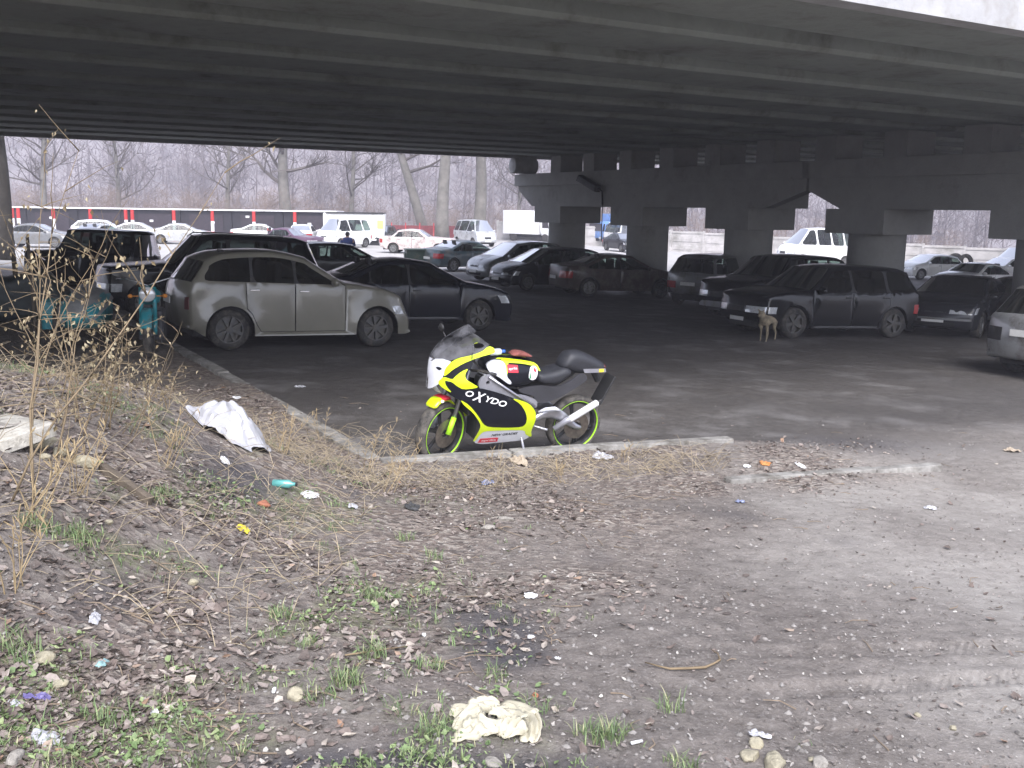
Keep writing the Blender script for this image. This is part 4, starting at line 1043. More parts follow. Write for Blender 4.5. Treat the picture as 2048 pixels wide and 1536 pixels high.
t2 = panel('round_sticker', [(-.06, .895), (-.10, .905), (-.13, .88), (-.128, .80), (-.09, .775), (-.045, .79), (-.04, .84)], lambda x, z: tw(x, z) + .012, B_whp, bike, 1, step=.015)
panel('sticker_patch', [(-.05, .87), (-.065, .80), (-.05, .79)], lambda x, z: tw(x, z) + .016, B_grn, t2, 1, smooth_it=0); panel('sticker_patch', [(-.10, .89), (-.12, .86), (-.10, .85), (-.085, .87)], lambda x, z: tw(x, z) + .016, B_red, t2, 1, smooth_it=0)
slab('seat', [(-.15, .83), (-.20, .815), (-.334, .835), (-.46, .87), (-.52, .83), (-.50, .79), (-.447, .746), (-.366, .70), (-.215, .715), (-.16, .74)], .125, B_seat, bike, r=.05)
slab('seat_hump', [(-.40, .85), (-.43, .93), (-.462, .972), (-.503, .999), (-.589, 1.004), (-.725, .958), (-.843, .901), (-.885, .87), (-.875, .80), (-.655, .785), (-.55, .80)], .105, B_seat, bike, r=.07)
for sd_ in (1, -1):
    panel('tail_panel', [(.042, .692), (-.164, .716), (-.378, .691), (-.512, .752), (-.593, .812), (-.655, .80), (-.670, .74), (-.521, .655), (-.398, .585), (-.211, .535), (-.144, .57), (-.13, .62), (0, .65)], lambda x, z: .118, pmat('bike_tail_grey', (.04, .04, .046), .45, var=.2, coat=.2), bike, sd_, th=.02)
    dcl = panel('tail_sticker', [(-.62, .850), (-.86, .848), (-.868, .812), (-.64, .812)], lambda x, z: .100, B_gry, bike, sd_, smooth_it=0, off=.008); panel('yellow_sticker', [(-.79, .846), (-.84, .846), (-.84, .816), (-.79, .816)], lambda x, z: .112, pmat('sticker_yellow', (.8, .62, .05), .4, var=.1), dcl, sd_, smooth_it=0, off=.0)
mb = MB(); mb.sphere((-.885, 0, .845), (.022, .06, .022)); mb.build('tail_lamp', pmat('tail_lamp_dim', (.10, .02, .02), .3), bike, smooth=True)
mb = MB(); mb.rbox((0, 0, 0), (.30, .17, .018), .008, M=Matrix.Translation((-.93, 0, .62)) @ Matrix.Rotation(R(64), 4, 'Y')); mb.tube([(-.80, 0, .79), (-.86, 0, .70)], .03, 6); mb.build('number_plate_hanger', M_blk, bike)
# engine, swingarm, exhaust
mb = MB(); mb.rbox((.20, 0, .40), (.42, .26, .34), .05); mb.rbox((.30, 0, .66), (.16, .22, .26), .04); mb.rbox((-.02, 0, .47), (.2, .24, .3), .05); mb.tube([(.03, .09, .30), (-.04, .10, .28)], .05, 12); mb.build('engine', pmat('engine_grey', (.06, .06, .065), .5, .5, var=.3), bike)
mb = MB(); mb.box((.50, 0, .62), (.04, .30, .28)); mb.build('radiator', M_blk, bike)
for sd_ in (1, -1):
    slab('swingarm', [(-.15, .42), (-.204, .457), (-.29, .495), (-.387, .497), (-.479, .444), (-.60, .33), (-.67, .30), (-.66, .265), (-.55, .29), (-.44, .36), (-.33, .40), (-.24, .40), (-.15, .36)], .016, B_alu, bike, r=.012, cy_=sd_ * .125, smooth_it=2, step=.03)
    MB().tube([(-.10, sd_ * .17, .36), (-.20, sd_ * .175, .33), (-.24, sd_ * .24, .33)], .012).build('footpeg', B_alu, bike, smooth=True)
mb = MB(); mb.tube([(-.19, .13, .465), (-.25, .15, .495), (-.34, .155, .50), (-.40, .155, .475)], [.012, .018, .02, .012], 8); mb.build('chain_guard', B_wht, bike, smooth=True)
mb = MB(); mb.tube([(-.36, -.02 + .17, .30), (-.48, .17, .385), (-.50, .175, .395)], [.025, .03, .035], 12); mb.build('exhaust_pipe', B_gry, bike, smooth=True)
mb = MB(); mb.tube([(-.485, .18, .389), (-.50, .18, .397), (-.765, .18, .542), (-.775, .18, .547)], [.02, .032, .032, .022], 16); mb.build('silencer', pmat('silencer_white', (.8, .8, .8), .25, .2, var=.04, coat=.4), bike, smooth=True)
mb = MB(); mb.tube([(-.76, .18, .54), (-.815, .18, .568)], .013, 10); mb.build('exhaust_tip', M_blk, bike, smooth=True)
MB().tube([(-.02, .13, .30), (-.045, .19, .15), (-.06, .215, .02), (-.09, .225, .018)], [.012, .011, .012, .012], 8).build('side_stand', B_gry, bike, smooth=True)
# wheels
def mwheel(parent, loc, rz, disc=True):
    T = Matrix.Translation(loc) @ Matrix.Rotation(rz, 4, 'Z')
    mb = MB(); mb.lathe([(.225, -.045), (.24, -.058), (.262, -.056), (.278, -.036), (.285, 0), (.278, .036), (.262, .056), (.24, .058), (.225, .045)], n=56)
    wo = mb.build('wheel', B_mud, parent, smooth=True); wo.matrix_local = T
    mb = MB(); mb.lathe([(.226, -.046), (.208, -.040), (.20, -.02), (.20, .02), (.208, .040), (.226, .046)], n=56)
    for k in range(6):
        a = 2 * math.pi * k / 6 + .3
        for dd in (-.025, .025):
            mb.tube([(.03 * math.cos(a), 0, .03 * math.sin(a)), (.205 * math.cos(a + dd * 3), 0, .205 * math.sin(a + dd * 3))], [.014, .010], 6)
    mb.lathe([(.001, -.05), (.035, -.05), (.04, 0), (.035, .05), (.001, .05)], n=16); mb.build('rim', pmat('bike_rim', (.05, .05, .055), .4, .5, var=.2, dirt=(.14, .13, .11), dirt_amt=.2, dirt_scale=10), wo, angle=40)
    for s in (1, -1):
        mb = MB(); mb.lathe([(.226, s * .0485), (.233, s * .0600), (.236, s * .0590), (.229, s * .0480)], n=64, closed=True); mb.build('rim_stripe', B_lime, wo, smooth=True)
    mb = MB(); mb.lathe([(.05, .062), (.13, .062), (.13, .066), (.05, .066)], n=40, closed=True)
    for k in range(5): a = k * 1.2566; mb.box((.045 * math.cos(a), .064, .045 * math.sin(a)), (.04, .004, .01))
    mb.build('brake_disc', pmat('disc_steel', (.22, .19, .16), .4, .8, var=.3, scale=20), wo, angle=40)
    return wo
mwheel(bike, (-.645, 0, .287), 0)
steer = R(24); FT = Matrix.Translation((.695, 0, .287)) @ Matrix.Rotation(steer, 4, 'Z')
mwheel(bike, (.695, 0, .287), steer)
for s in (1, -1):
    mb = MB(); mb.tube([(0, s * .09, 0), (-.055, s * .095, .15)], [.026, .024], 12, M=FT); a_ = mb.build('fork_leg', B_lime if s > 0 else B_gry, bike, smooth=True)
    mb = MB(); mb.tube([(-.05, s * .095, .14), (-.20, s * .095, .56)], [.019, .019], 12, M=FT); mb.build('fork_tube', B_alu, bike, smooth=True)
    mb = MB(); mb.tube([(-.20, s * .10, .56), (-.235, s * .20, .575), (-.27, s * .30, .565)], .012, 8, M=FT); mb.tube([(-.245, s * .21, .572), (-.285, s * .33, .562)], .018, 10, M=FT); mb.build('handlebar', M_blk, bike, smooth=True)
    mb = MB(); mb.tube([(-.20, s * .19, .57), (-.23, s * .33, .55)], .007, 6, M=FT); mb.build('lever', B_alu, bike, smooth=True)
def fender_w(x, z): return .062
fo = slab('front_fender', [(.86, .545), (.85, .575), (.80, .615), (.737, .625), (.66, .60), (.59, .54), (.60, .52), (.66, .57), (.72, .582), (.79, .575), (.84, .535)], .072, B_yel, bike, r=.03, step=.02)
fo.matrix_local = FT @ Matrix.Translation((-.695, 0, -.287))
fs_ = slab('fender_top', [(.80, .600), (.76, .625), (.70, .632), (.65, .612), (.65, .59), (.74, .585)], .074, B_red, fo, r=.03, step=.02)
MB().sphere((.775, .06, .597), (.02, .02, .015)).build('fender_badge', B_whp, fs_, smooth=True)
for s in (-1, 1):
    k = 1.0 if s < 0 else .9
    mb = MB(); mb.tube([(.60, s * .13, 1.03), (.64, s * .17, 1.09), (.672, s * .19, 1.15)], .007, 8); mb.build('mirror_stalk', M_blk, bike, smooth=True) if s < 0 else None
    if s < 0: mb = MB(); mb.sphere((.685, s * .20, 1.185), (.018, .05, .035)); mb.build('mirror', M_blk, bike, smooth=True)
MB().tube([(.533, .165, 1.05), (.541, .178, 1.03), (.545, .19, 1.0)], .004, 6).build('cable', M_blk, bike, smooth=True)
# things lying on the tank
bt = empty('plastic_bottle', BM @ Vector((.20, 0, 1.0)), 0, 'small clear bottle with blue cap lying on the motorcycle tank', 'bottle')
bt.matrix_world = BM @ Matrix.Translation((.20, .02, 1.012)) @ Matrix.Rotation(R(4), 4, 'Y')
MB().tube([(.10, 0, 0), (.03, 0, 0), (.0, 0, 0), (-.015, 0, 0)], [.03, .032, .03, .014], 12).build('bottle_body', pmat('bottle_clear', (.6, .65, .7), .1, var=.15, coat=1), bt, smooth=True)
MB().tube([(-.015, 0, 0), (-.045, 0, 0)], .016, 12).build('cap', pmat('bottle_cap', (.03, .12, .5), .3, var=.1), bt, smooth=True)
g1 = slab('brown_rag', [(.09, .99), (.04, 1.015), (-.03, 1.005), (-.11, .975), (-.115, .955), (0, .965), (.09, .975)], .06, B_brn, None, r=.02, step=.015); g1.matrix_world = BM
tag(g1, 'folded brown-red cloth on the motorcycle tank', 'cloth')
# ------------------------------------------------------------ the yard beyond the bridge
M_gar = pmat('dark_boards', (.018, .016, .022), .7, var=.4, scale=2); M_wh = pmat('white_paint', (.8, .8, .8), .5, var=.08, dirt=(.4, .38, .35), dirt_amt=.1); M_rd = pmat('red_paint', (.5, .03, .03), .5, var=.15)
gw = empty('garage_row', (-30, 78.5, 0), 0, 'long low dark shed row with a white roof edge behind striped posts', 'sheds')
mb = MB()
for k in range(8):
    x0 = -29 / 2 + k * 4.0 - 1.5; mb.box((x0 + 2 - .0, 0, .75), (3.94, 3.0, 2.1))
mb.build('shed_wall', M_gar, gw); mb = MB(); mb.box((.0, 0, 1.86), (32.4, 3.5, .10)); mb.build('shed_roof', M_wh, gw)
for k in range(8):
    MB().box((-29 / 2 + k * 4.0 + .5, -1.53, .65), (2.6, .05, 1.7)).build('shed_door', pmat('shed_door_paint', (.03, .022, .03), .6, var=.4), gw)
    MB().box((-29 / 2 + k * 4.0 + .5 + random.uniform(-.8, .8), -1.58, 1.1 + random.uniform(-.3, .3)), (.28, .03, .16)).build('shed_sign', M_wh, gw)
def gx_at(px, Y_): return (px - 1024) / 1977 * Y_
lab = ['leftmost of the red and white striped posts', 'second striped post, close to the leftmost one', 'striped post behind the roof of the far left grey saloon', 'striped post behind the white estate car', 'left one of the close pair of striped posts', 'right one of the close pair of striped posts', 'striped post behind the pale saloon', 'striped post left of the white roof behind the black wagon', 'striped post right of the white roof behind the black wagon', 'short striped post beside the purple old saloon', 'last striped post at the right end of the dark sheds']
for px, l_ in zip([20, 32, 102, 176, 247, 260, 343, 420, 503, 533, 585], lab):
    y_ = 75.5 if px != 533 else 68; x_ = gx_at(px, y_); z0 = bz(x_, y_); h_ = 1.80 - z0 if px != 533 else 1.25
    po = empty('striped_post', (x_, y_, z0), 0, l_, 'post', 'red and white striped posts before the sheds')
    for i in range(3):
        MB().lathe([(.0, h_ * i / 3), (.13, h_ * i / 3), (.13, h_ * (i + 1) / 3 - .002), (.0, h_ * (i + 1) / 3 - .002)], n=12, axis='Z').build('white_band' if i == 1 else 'red_band', M_wh if i == 1 else M_rd, po, smooth=False)
# kiosk
kz = bz(-11.2, 73.5)
ks = empty('kiosk', (-12.0, 74.5, kz), R(4), 'white kiosk cabin with a dark strip window and yellow poster', 'kiosk')
mb = MB(); mb.rbox((0, 0, 1.35), (4.5, 2.4, 2.0), .08); mb.build('kiosk_wall', pmat('kiosk_white', (.78, .78, .75), .5, var=.06, dirt=(.5, .48, .42), dirt_amt=.15), ks, angle=40)
mb = MB(); mb.box((.1, 0, 2.38), (4.3, 2.7, .07)); mb.build('kiosk_roof', M_dk, ks); mb = MB(); mb.box((-.35, -1.22, 1.75), (2.1, .05, .36)); mb.build('window', pmat('dark_window', (.05, .045, .05), .2, var=.2), ks)
MB().box((1.95, -1.22, 1.55), (.45, .03, .62)).build('poster', pmat('poster_yellow', (.62, .58, .18), .6, var=.1), ks); mb = MB(); mb.box((0, 0, .2), (4.2, 2.2, .4)); mb.build('kiosk_base', M_dk, ks)
for px in (769, 797):
    pass
# red fence
rf = empty('red_fence', (gx_at(845, 88), 88, bz(-8, 88)), 0, 'low red panel fence between the kiosk and the pale van', 'fence')
for k in range(6):
    MB().box((-3.6 + k * 1.25, 0, .72), (1.17, .05, 1.3)).build('fence_panel', pmat('fence_red', (.16, .03, .035), .6, var=.3), rf); MB().box((-4.2 + k * 1.25, 0, .8), (.08, .08, 1.6)).build('fence_post', M_rd, rf)
# concrete wall
M_wall = pmat('wall_concrete', (.46, .44, .43), .9, var=.15, scale=1.5, bump=.3, dirt=(.25, .24, .22), dirt_amt=.3, dirt_scale=.8)
cw = empty('concrete_wall', (0, 0, 0), 0, 'pale concrete panel wall running along the far side of the yard', 'wall')
P0_, P1_ = Vector((-1.6, 97)), Vector((60, 62)); dW = (P1_ - P0_); LW = dW.length; dW.normalize(); k = 0
while k * 3.0 < LW:
    c = P0_ + dW * (k * 3 + 1.5); z0 = bz(c.x, c.y); T = Matrix.Translation((c.x, c.y, z0)) @ Matrix.Rotation(math.atan2(dW.y, dW.x), 4, 'Z')
    mb = MB(); mb.box((0, 0, .80), (2.82, .10, 2.0), M=T)
    for (zz, hh) in ((.45, .5), (1.12, .45)):
        mb.box((0, -.07, zz), (2.4, .05, hh), M=T)
    mb.box((0, -.075, 1.66), (2.8, .06, .08), M=T); mb.build('wall_panel', M_wall, cw)
    mb = MB(); mb.box((-1.5, 0, .85), (.17, .22, 2.15), M=T); mb.build('wall_post', M_wall, cw); k += 1
# tyres against the wall
for i, (px, l_) in enumerate(((1912, 'left one of two old tyres against the concrete wall'), (1934, 'right one of two old tyres against the concrete wall'))):
    Y_ = 66.0 - i * .3; x_ = gx_at(px, Y_); mb = MB(); mb.lathe([(.26, -.10), (.42, -.12), (.50, -.06), (.50, .06), (.42, .12), (.26, .10)], n=28)
    t_ = mb.build('old_tyre', M_tyre, None, smooth=True); t_.location = (x_, Y_, bz(x_, Y_) + .46 + .5); t_.rotation_euler = (R(-14), 0, R(-20 + 30 * i)); tag(t_, l_, 'tyre', 'old tyres')
    mb = MB(); mb.box((0, 0, 0), (.9, .6, .5)); b_ = mb.build('concrete_block', M_wall, None); b_.location = (x_, Y_, bz(x_, Y_) + .22); tag(b_, 'grey block under the %s old tyre' % ('left' if i == 0 else 'right'), 'block')
# lorries
def lorry(x, y, yaw, colr, label, boxcol=None):
    t = empty('lorry', (x, y, bz(x, y)), R(yaw), label, 'lorry')
    slab('cab', [(1.3, .6), (1.35, 1.3), (1.15, 2.25), (-.1, 2.35), (-.25, 2.2), (-.25, .6)], 1.05, colr, t, r=.12, step=.3)
    panel('windscreen', [(1.33, 1.4), (1.18, 2.1), (1.0, 2.1), (1.1, 1.4)], lambda a, b: 1.06, M_glassd, t, 1, smooth_it=0, step=.3)
    for s in (1, -1): panel('window', [(.95, 1.4), (.85, 2.05), (.15, 2.05), (.15, 1.4)], lambda a, b: 1.055, pmat('dark_window', (.05, .045, .05), .2), t, s, smooth_it=0, step=.3)
    MB().box((1.31, 0, 1.75), (.06, 1.7, .7), M=Matrix.Translation((-.02, 0, 0))).build('front_window', pmat('dark_window', (.05, .045, .05), .2), t)
    mb = MB(); mb.rbox((-2.6, 0, 1.9), (4.4, 2.2, 2.2), .05); mb.build('cargo_box', boxcol or M_wh, t, angle=40)
    mb = MB(); mb.box((-1.6, 0, .65), (5.8, .9, .25)); mb.build('chassis', M_dk, t)
    for a in (.5, -3.5):
        for s in (1, -1):
            mb = MB(); mb.lathe([(.0, -.12), (.3, -.14), (.42, -.1), (.45, 0), (.42, .1), (.3, .14), (.0, .12)], n=24, c=(a, s * .95, .45)); mb.build('wheel', M_tyre, t, smooth=True)
    for s in (1, -1): MB().box((1.36, s * .8, .8), (.05, .3, .18)).build('headlight', M_head, t)
    return t
lorry(3.2, 93, 318, P_white, 'white lorry with a tall cargo box left of the first pillar')
lorry(8.6, 92.5, 215, P_blue, 'blue lorry between the first two pillars beside the white van', P_blue)
# rubbish bin
rb = empty('rubbish_bin', (-4.45, 45.6, bz(-4.45, 45.6)), R(14), 'dark green metal rubbish bin left of the blue-green saloon', 'bin')
M_bin = pmat('bin_green', (.03, .055, .045), .6, var=.3, dirt=(.10, .09, .07), dirt_amt=.2)
mb = MB(); mb.box((0, 0, .50), (1.15, .8, .9), taper=1.0); mb.build('bin_body', M_bin, rb); mb = MB(); mb.box((0, 0, .97), (1.22, .88, .05)); mb.build('lid', pmat('bin_lid', (.12, .16, .14), .6, var=.2), rb)
for s in (-1, 1): MB().box((s * .60, 0, .5), (.06, .5, .6)).build('side_rib', M_bin, rb)
# ------------------------------------------------------------ trees
M_bark = pmat('bark_grey', (.15, .14, .125), .95, var=.35, scale=1.5, bump=.8, bscale=8); M_twig = pmat('twig_brown', (.105, .092, .085), .95, var=.3, scale=.4)
def tree(x, y, h, r, label, lean_=(0, 0), fork=.45, nb=26, seed=1, z=None, spread=.9, name='bare_tree', mat=None, low=.22, group='bare trees beyond the yard'):
    rr = random.Random(seed); z0 = bz(x, y) - .15 if z is None else z; t = empty(name, (x, y, z0), 0, label, 'tree', group)
    pts = []; rads = []
    for i in range(12):
        k = i / 11; pts.append(Vector((lean_[0] * h * k + .25 * r * 3 * math.sin(k * 5 + seed), lean_[1] * h * k + .2 * r * 3 * math.cos(k * 4 + seed), h * k))); rads.append(r * (1 - .82 * k) * (1.25 if i == 0 else 1))
    MB().tube(pts, rads, 12).build('trunk', mat or M_bark, t, smooth=True)
    mb = MB()
    def br(p, d, l, rad, lev):
        n = 5 if lev < 2 else 3; q = [p.copy()]; dd = d.copy()
        for i in range(n):
            dd = (dd + Vector((rr.gauss(0, .18), rr.gauss(0, .18), rr.gauss(.06, .12)))).normalized(); q.append(q[-1] + dd * l / n)
        mb.tube(q, [rad * (1 - .75 * i / n) for i in range(n + 1)], 5 if lev == 0 else 3, cap=False)
        if lev < 3:
            for _ in range((6, 5, 4)[lev]):
                i = rr.randint(1, n); a = q[i]; nd = (dd + Vector((rr.gauss(0, .7), rr.gauss(0, .7), rr.gauss(.15, .4)))).normalized(); br(a, nd, l * rr.uniform(.35, .6), rad * .45, lev + 1)
    for b in range(nb):
        k = low + (1 - low) * (b + rr.random()) / nb; i = min(int(k * 11), 10); f = k * 11 - i; p = pts[i].lerp(pts[i + 1], f); a = rr.uniform(0, 6.28)
        d = Vector((math.cos(a) * spread, math.sin(a) * spread, rr.uniform(.1, .8))).normalized(); br(p, d, h * rr.uniform(.18, .34) * (1.15 - k * .6), r * (1 - .8 * k) * .42, 0)
    mb.build('crown', mat or M_twig, t); return t
tree(gx_at(574, 92), 92, 19, .62, 'spreading bare tree with two curving boughs behind the striped posts', seed=3, nb=20, low=.25)
tree(gx_at(700, 100), 100, 17, .30, 'thin upright bare tree behind the kiosk', seed=5, nb=22)
tree(gx_at(840, 90), 90, 20, .50, 'bare tree trunk leaning left behind the pale pink saloon', lean_=(-.22, .05), seed=8, nb=20, low=.3)
tree(gx_at(890, 84), 84, 22, .60, 'thick pale trunk left of the pale van', seed=11, lean_=(-.03, 0), nb=18, low=.4)
tree(gx_at(946, 86), 86, 22, .60, 'straight thick trunk directly behind the pale van', seed=13, lean_=(.01, 0), nb=18, low=.35)
tree(gx_at(1035, 104), 104, 15, .22, 'slim bare tree just left of the bridge pier', seed=17, nb=20)
tree(gx_at(-6, 40), 40, 14, .30, 'dark tree trunk at the far left edge', seed=19, nb=14, low=.3, spread=1.0, mat=pmat('bark_dark', (.05, .045, .04), .95, var=.3, scale=3, bump=.8, bscale=10))
tree(gx_at(455, 100), 100, 16, .28, 'faint bare tree left of the spreading one', seed=23, nb=22)
tree(gx_at(90, 90), 90, 16, .34, 'bare tree behind the left end of the dark sheds', seed=29, nb=24)
tree(gx_at(230, 98), 98, 15, .28, 'slender bare tree behind the middle of the sheds', seed=31, nb=24)
# twiggy masses
def twig_mass(name, pts, hh, nseg, seed, mat, label, cat, wr=.05, spread=.55):
    r2 = np.random.default_rng(seed); V = []; F = []; b = 0
    for (x, y, z), h in zip(pts, hh):
        n = nseg; base_ = np.array([x, y, z])
        # trunk chain then branches from random heights
        segs = [(base_, base_ + np.array([r2.normal(0, .04) * h, r2.normal(0, .04) * h, h * .8]), wr * h * .35)]
        for _ in range(n):
            k = r2.uniform(.12, .95); p = base_ + np.array([0, 0, h * k * .85]) + r2.normal(0, .5, 3) * np.array([spread * h * .22, spread * h * .22, .05 * h])
            d = np.array([r2.normal(0, spread), r2.normal(0, spread), r2.uniform(.15, 1.0)]); d /= np.linalg.norm(d); l = h * r2.uniform(.14, .34) * (1.1 - .5 * k)
            segs.append((p, p + d * l, wr * h * r2.uniform(.05, .12)))
        for a, c, rad in segs:
            d = c - a; s = np.cross(d, [0.3, .2, 1.0]); s /= (np.linalg.norm(s) + 1e-9); u_ = np.cross(d, s); u_ /= (np.linalg.norm(u_) + 1e-9)
            V += [a + s * rad, a + (-.5 * s + .87 * u_) * rad, a + (-.5 * s - .87 * u_) * rad, c]; F += [(b, b + 1, b + 3), (b + 1, b + 2, b + 3), (b + 2, b, b + 3)]; b += 4
    o = mesh(name, V, F, mat); tag(o, label, cat, kind='stuff'); return o
r3 = np.random.default_rng(5); P = []; H_ = []
for _ in range(1300):
    y = 125 + 260 * r3.random() ** 1.2; x = r3.uniform(-.62, .62) * y * 1.05; P.append((x, y, hill_z(x, y) - .3)); H_.append(r3.uniform(7, 15))
M_wood = pmat('far_wood', (.16, .14, .145), .95, var=.25, scale=.05)
twig_mass('distant_wood', P, H_, 75, 11, M_wood, 'bare winter woodland covering the hillside', 'woodland', wr=.045)
P = []; H_ = []
for _ in range(330):
    x = r3.uniform(-58, 50); y = r3.uniform(99, 122); P.append((x, y, bz(x, y) - .2)); H_.append(r3.uniform(2.2, 5.0) * (1.25 if x < -15 else 1))
for _ in range(70):
    x = r3.uniform(-46, -16); y = r3.uniform(83, 96); P.append((x, y, bz(x, y) - .2)); H_.append(r3.uniform(2.5, 5.5))
twig_mass('thicket', P, H_, 120, 12, pmat('thicket_brown', (.20, .155, .13), .95, var=.3, scale=.3), 'reddish brown leafless thicket behind the yard', 'thicket', wr=.03, spread=.8)
# ------------------------------------------------------------ pick the ground point seen at a photo pixel (2048 x 1536)
def at(px, py, dz=0.0):
    d = fw + rt * ((px - CX) / FPX) - up * ((py - CY) / FPX); lo, hi = 1.0, 200.0
    for _ in range(50):
        m = (lo + hi) / 2; x, y, z = d.x * m, d.y * m, CAMZ + d.z * m
        if z > tz(x, y) + dz: lo = m
        else: hi = m
    return Vector((d.x * lo, d.y * lo, tz(d.x * lo, d.y * lo)))
# ------------------------------------------------------------ sidecar outfit
S_teal = pmat('teal_paint', (.02, .26, .30), .45, var=.2, scale=5, dirt=(.10, .09, .075), dirt_amt=.25, dirt_scale=5)
S_tarp = pmat('tarp_grey', (.28, .28, .27), .8, var=.2, scale=9, bump=.4, bscale=12); S_lens = pmat('lamp_lens', (.7, .7, .7), .1, .2, var=.15, scale=60, coat=1)
p = at(300, 716); sc_ = empty('sidecar_motorcycle', (0, 0, 0)); yw = math.atan2(-p.y, -p.x) + R(-5)
sc_.location = p - Vector((math.cos(yw), math.sin(yw), 0)) * .66 + Vector((0, 0, .02)); sc_.location.z = tz(sc_.location.x, sc_.location.y) + .01; sc_.rotation_euler = (0, 0, yw)
tag(sc_, 'old teal motorcycle with sidecar facing the camera behind the dead shrubs', 'motorcycle')
def swheel(x, y, r=.33, nm='wheel'):
    mb = MB(); mb.lathe([(r * .74, -.04), (r * .9, -.055), (r, -.03), (r, .03), (r * .9, .055), (r * .74, .04)], n=40, c=(x, y, r)); wo = mb.build(nm, B_mud, sc_, smooth=True)
    mb = MB(); mb.lathe([(r * .74, -.03), (r * .70, 0), (r * .74, .03)], n=40, c=(x, y, r)); mb.lathe([(.001, -.07), (.05, -.07), (.05, .07), (.001, .07)], n=14, c=(x, y, r))
    for k in range(18): a = k * .349; mb.tube([(x, y + (.05 if k % 2 else -.05), r), (x + r * .72 * math.cos(a), y, r + r * .72 * math.sin(a))], .004, 3)
    mb.build('rim', M_rimd, wo)
swheel(.66, 0); swheel(-.66, 0); swheel(-.45, -1.32)
for s in (1, -1):
    MB().tube([(.66, s * .085, .33), (.60, s * .09, .56)], [.03, .033], 10).build('fork_leg', S_teal, sc_, smooth=True)
    MB().tube([(.60, s * .09, .55), (.50, s * .09, .98)], [.030, .030], 10).build('fork_tube', S_teal, sc_, smooth=True)
    MB().tube([(.46, 0, 1.0), (.42, s * .16, 1.06), (.36, s * .30, 1.10), (.26, s * .43, 1.08)], .012, 8).build('handlebar', M_chr, sc_, smooth=True)
    mb = MB(); mb.tube([(.53, s * .08, .86), (.53, s * .20, .86)], .008, 6); mb.sphere((.53, s * .23, .86), (.035, .035, .03)); mb.build('turn_signal', M_amb, sc_, smooth=True)
mb = MB(); n_ = 12; vs = []
for k in range(n_ + 1):
    a = R(20 + 150 * k / n_)
    for yy, dr in ((-.075, -.03), (-.05, 0), (.05, 0), (.075, -.03)): vs.append((.66 + (.375 + dr) * math.cos(a), yy, .33 + (.375 + dr) * math.sin(a)))
mb.add(vs, [(4 * k + j, 4 * k + j + 1, 4 * k + 5 + j, 4 * k + 4 + j) for k in range(n_) for j in range(3)]); mb.build('front_fender', S_teal, sc_, smooth=True)
mb = MB(); mb.lathe([(.001, .10), (.085, .098), (.105, .08), (.11, .05)], n=28, axis='X', c=(.52, 0, .885)); mb.build('headlight', S_lens, sc_, smooth=True)
mb = MB(); mb.lathe([(.11, .05), (.115, .045), (.10, -.08), (.03, -.13)], n=28, axis='X', c=(.52, 0, .885)); mb.build('headlight_shell', S_teal, sc_, smooth=True)
MB().box((.585, 0, .64), (.03, .20, .05)).build('number_plate', S_teal, sc_)
slab('tank', [(.38, .80), (.30, .93), (.0, .93), (-.15, .82), (.0, .72), (.3, .70)], .14, S_teal, sc_, r=.08, step=.06)
slab('saddle', [(-.18, .82), (-.3, .86), (-.75, .84), (-.8, .78), (-.25, .75)], .13, M_blk, sc_, r=.04, step=.06)
mb = MB(); mb.rbox((.0, 0, .42), (.55, .36, .42), .06); mb.box((-.35, 0, .5), (.6, .1, .1)); mb.build('engine', pmat('engine_grey', (.06, .06, .065), .5, .5), sc_)
# tub: lofted body with a tarp cover
mb = MB(); st = [(.62, .16, .52, .62), (.50, .24, .42, .72), (.2, .30, .36, .80), (-.3, .31, .34, .84), (-.75, .31, .34, .86), (-1.0, .27, .38, .84), (-1.1, .20, .46, .74)]; vs = []; m_ = 12
for x, hw, z0_, z1_ in st:
    for k in range(m_):
        a = 2 * math.pi * k / m_; c, s = math.cos(a), math.sin(a); c = math.copysign(abs(c) ** .5, c); s = math.copysign(abs(s) ** .5, s); vs.append((x, -.92 + hw * c, (z0_ + z1_) / 2 + (z1_ - z0_) / 2 * s))
mb.add(vs, [(i * m_ + k, i * m_ + (k + 1) % m_, (i + 1) * m_ + (k + 1) % m_, (i + 1) * m_ + k) for i in range(len(st) - 1) for k in range(m_)] + [tuple(range(m_)), tuple(reversed(range((len(st) - 1) * m_, len(st) * m_)))])
mb.build('sidecar_tub', S_teal, sc_, smooth=True)
mb = MB(); vs = []; nx_ = 8
for i, (x, hw, z0_, z1_) in enumerate(st[:-1]):
    for k in range(nx_ + 1):
        v = -1 + 2 * k / nx_; vs.append((x + (.015 if i == 0 else 0), -.92 + (hw + .012) * v, z1_ + .012 - .16 * abs(v) ** 5 + .018 * math.sin(x * 9 + k)))
mb.add(vs, [(i * (nx_ + 1) + k, i * (nx_ + 1) + k + 1, (i + 1) * (nx_ + 1) + k + 1, (i + 1) * (nx_ + 1) + k) for i in range(len(st) - 2) for k in range(nx_)]); mb.build('tarp_cover', S_tarp, sc_, smooth=True)
mb = MB(); mb.rbox((-.62, -1.45, .52), (.50, .24, .42), .08); mb.build('wheel_guard', S_teal, sc_, angle=40)
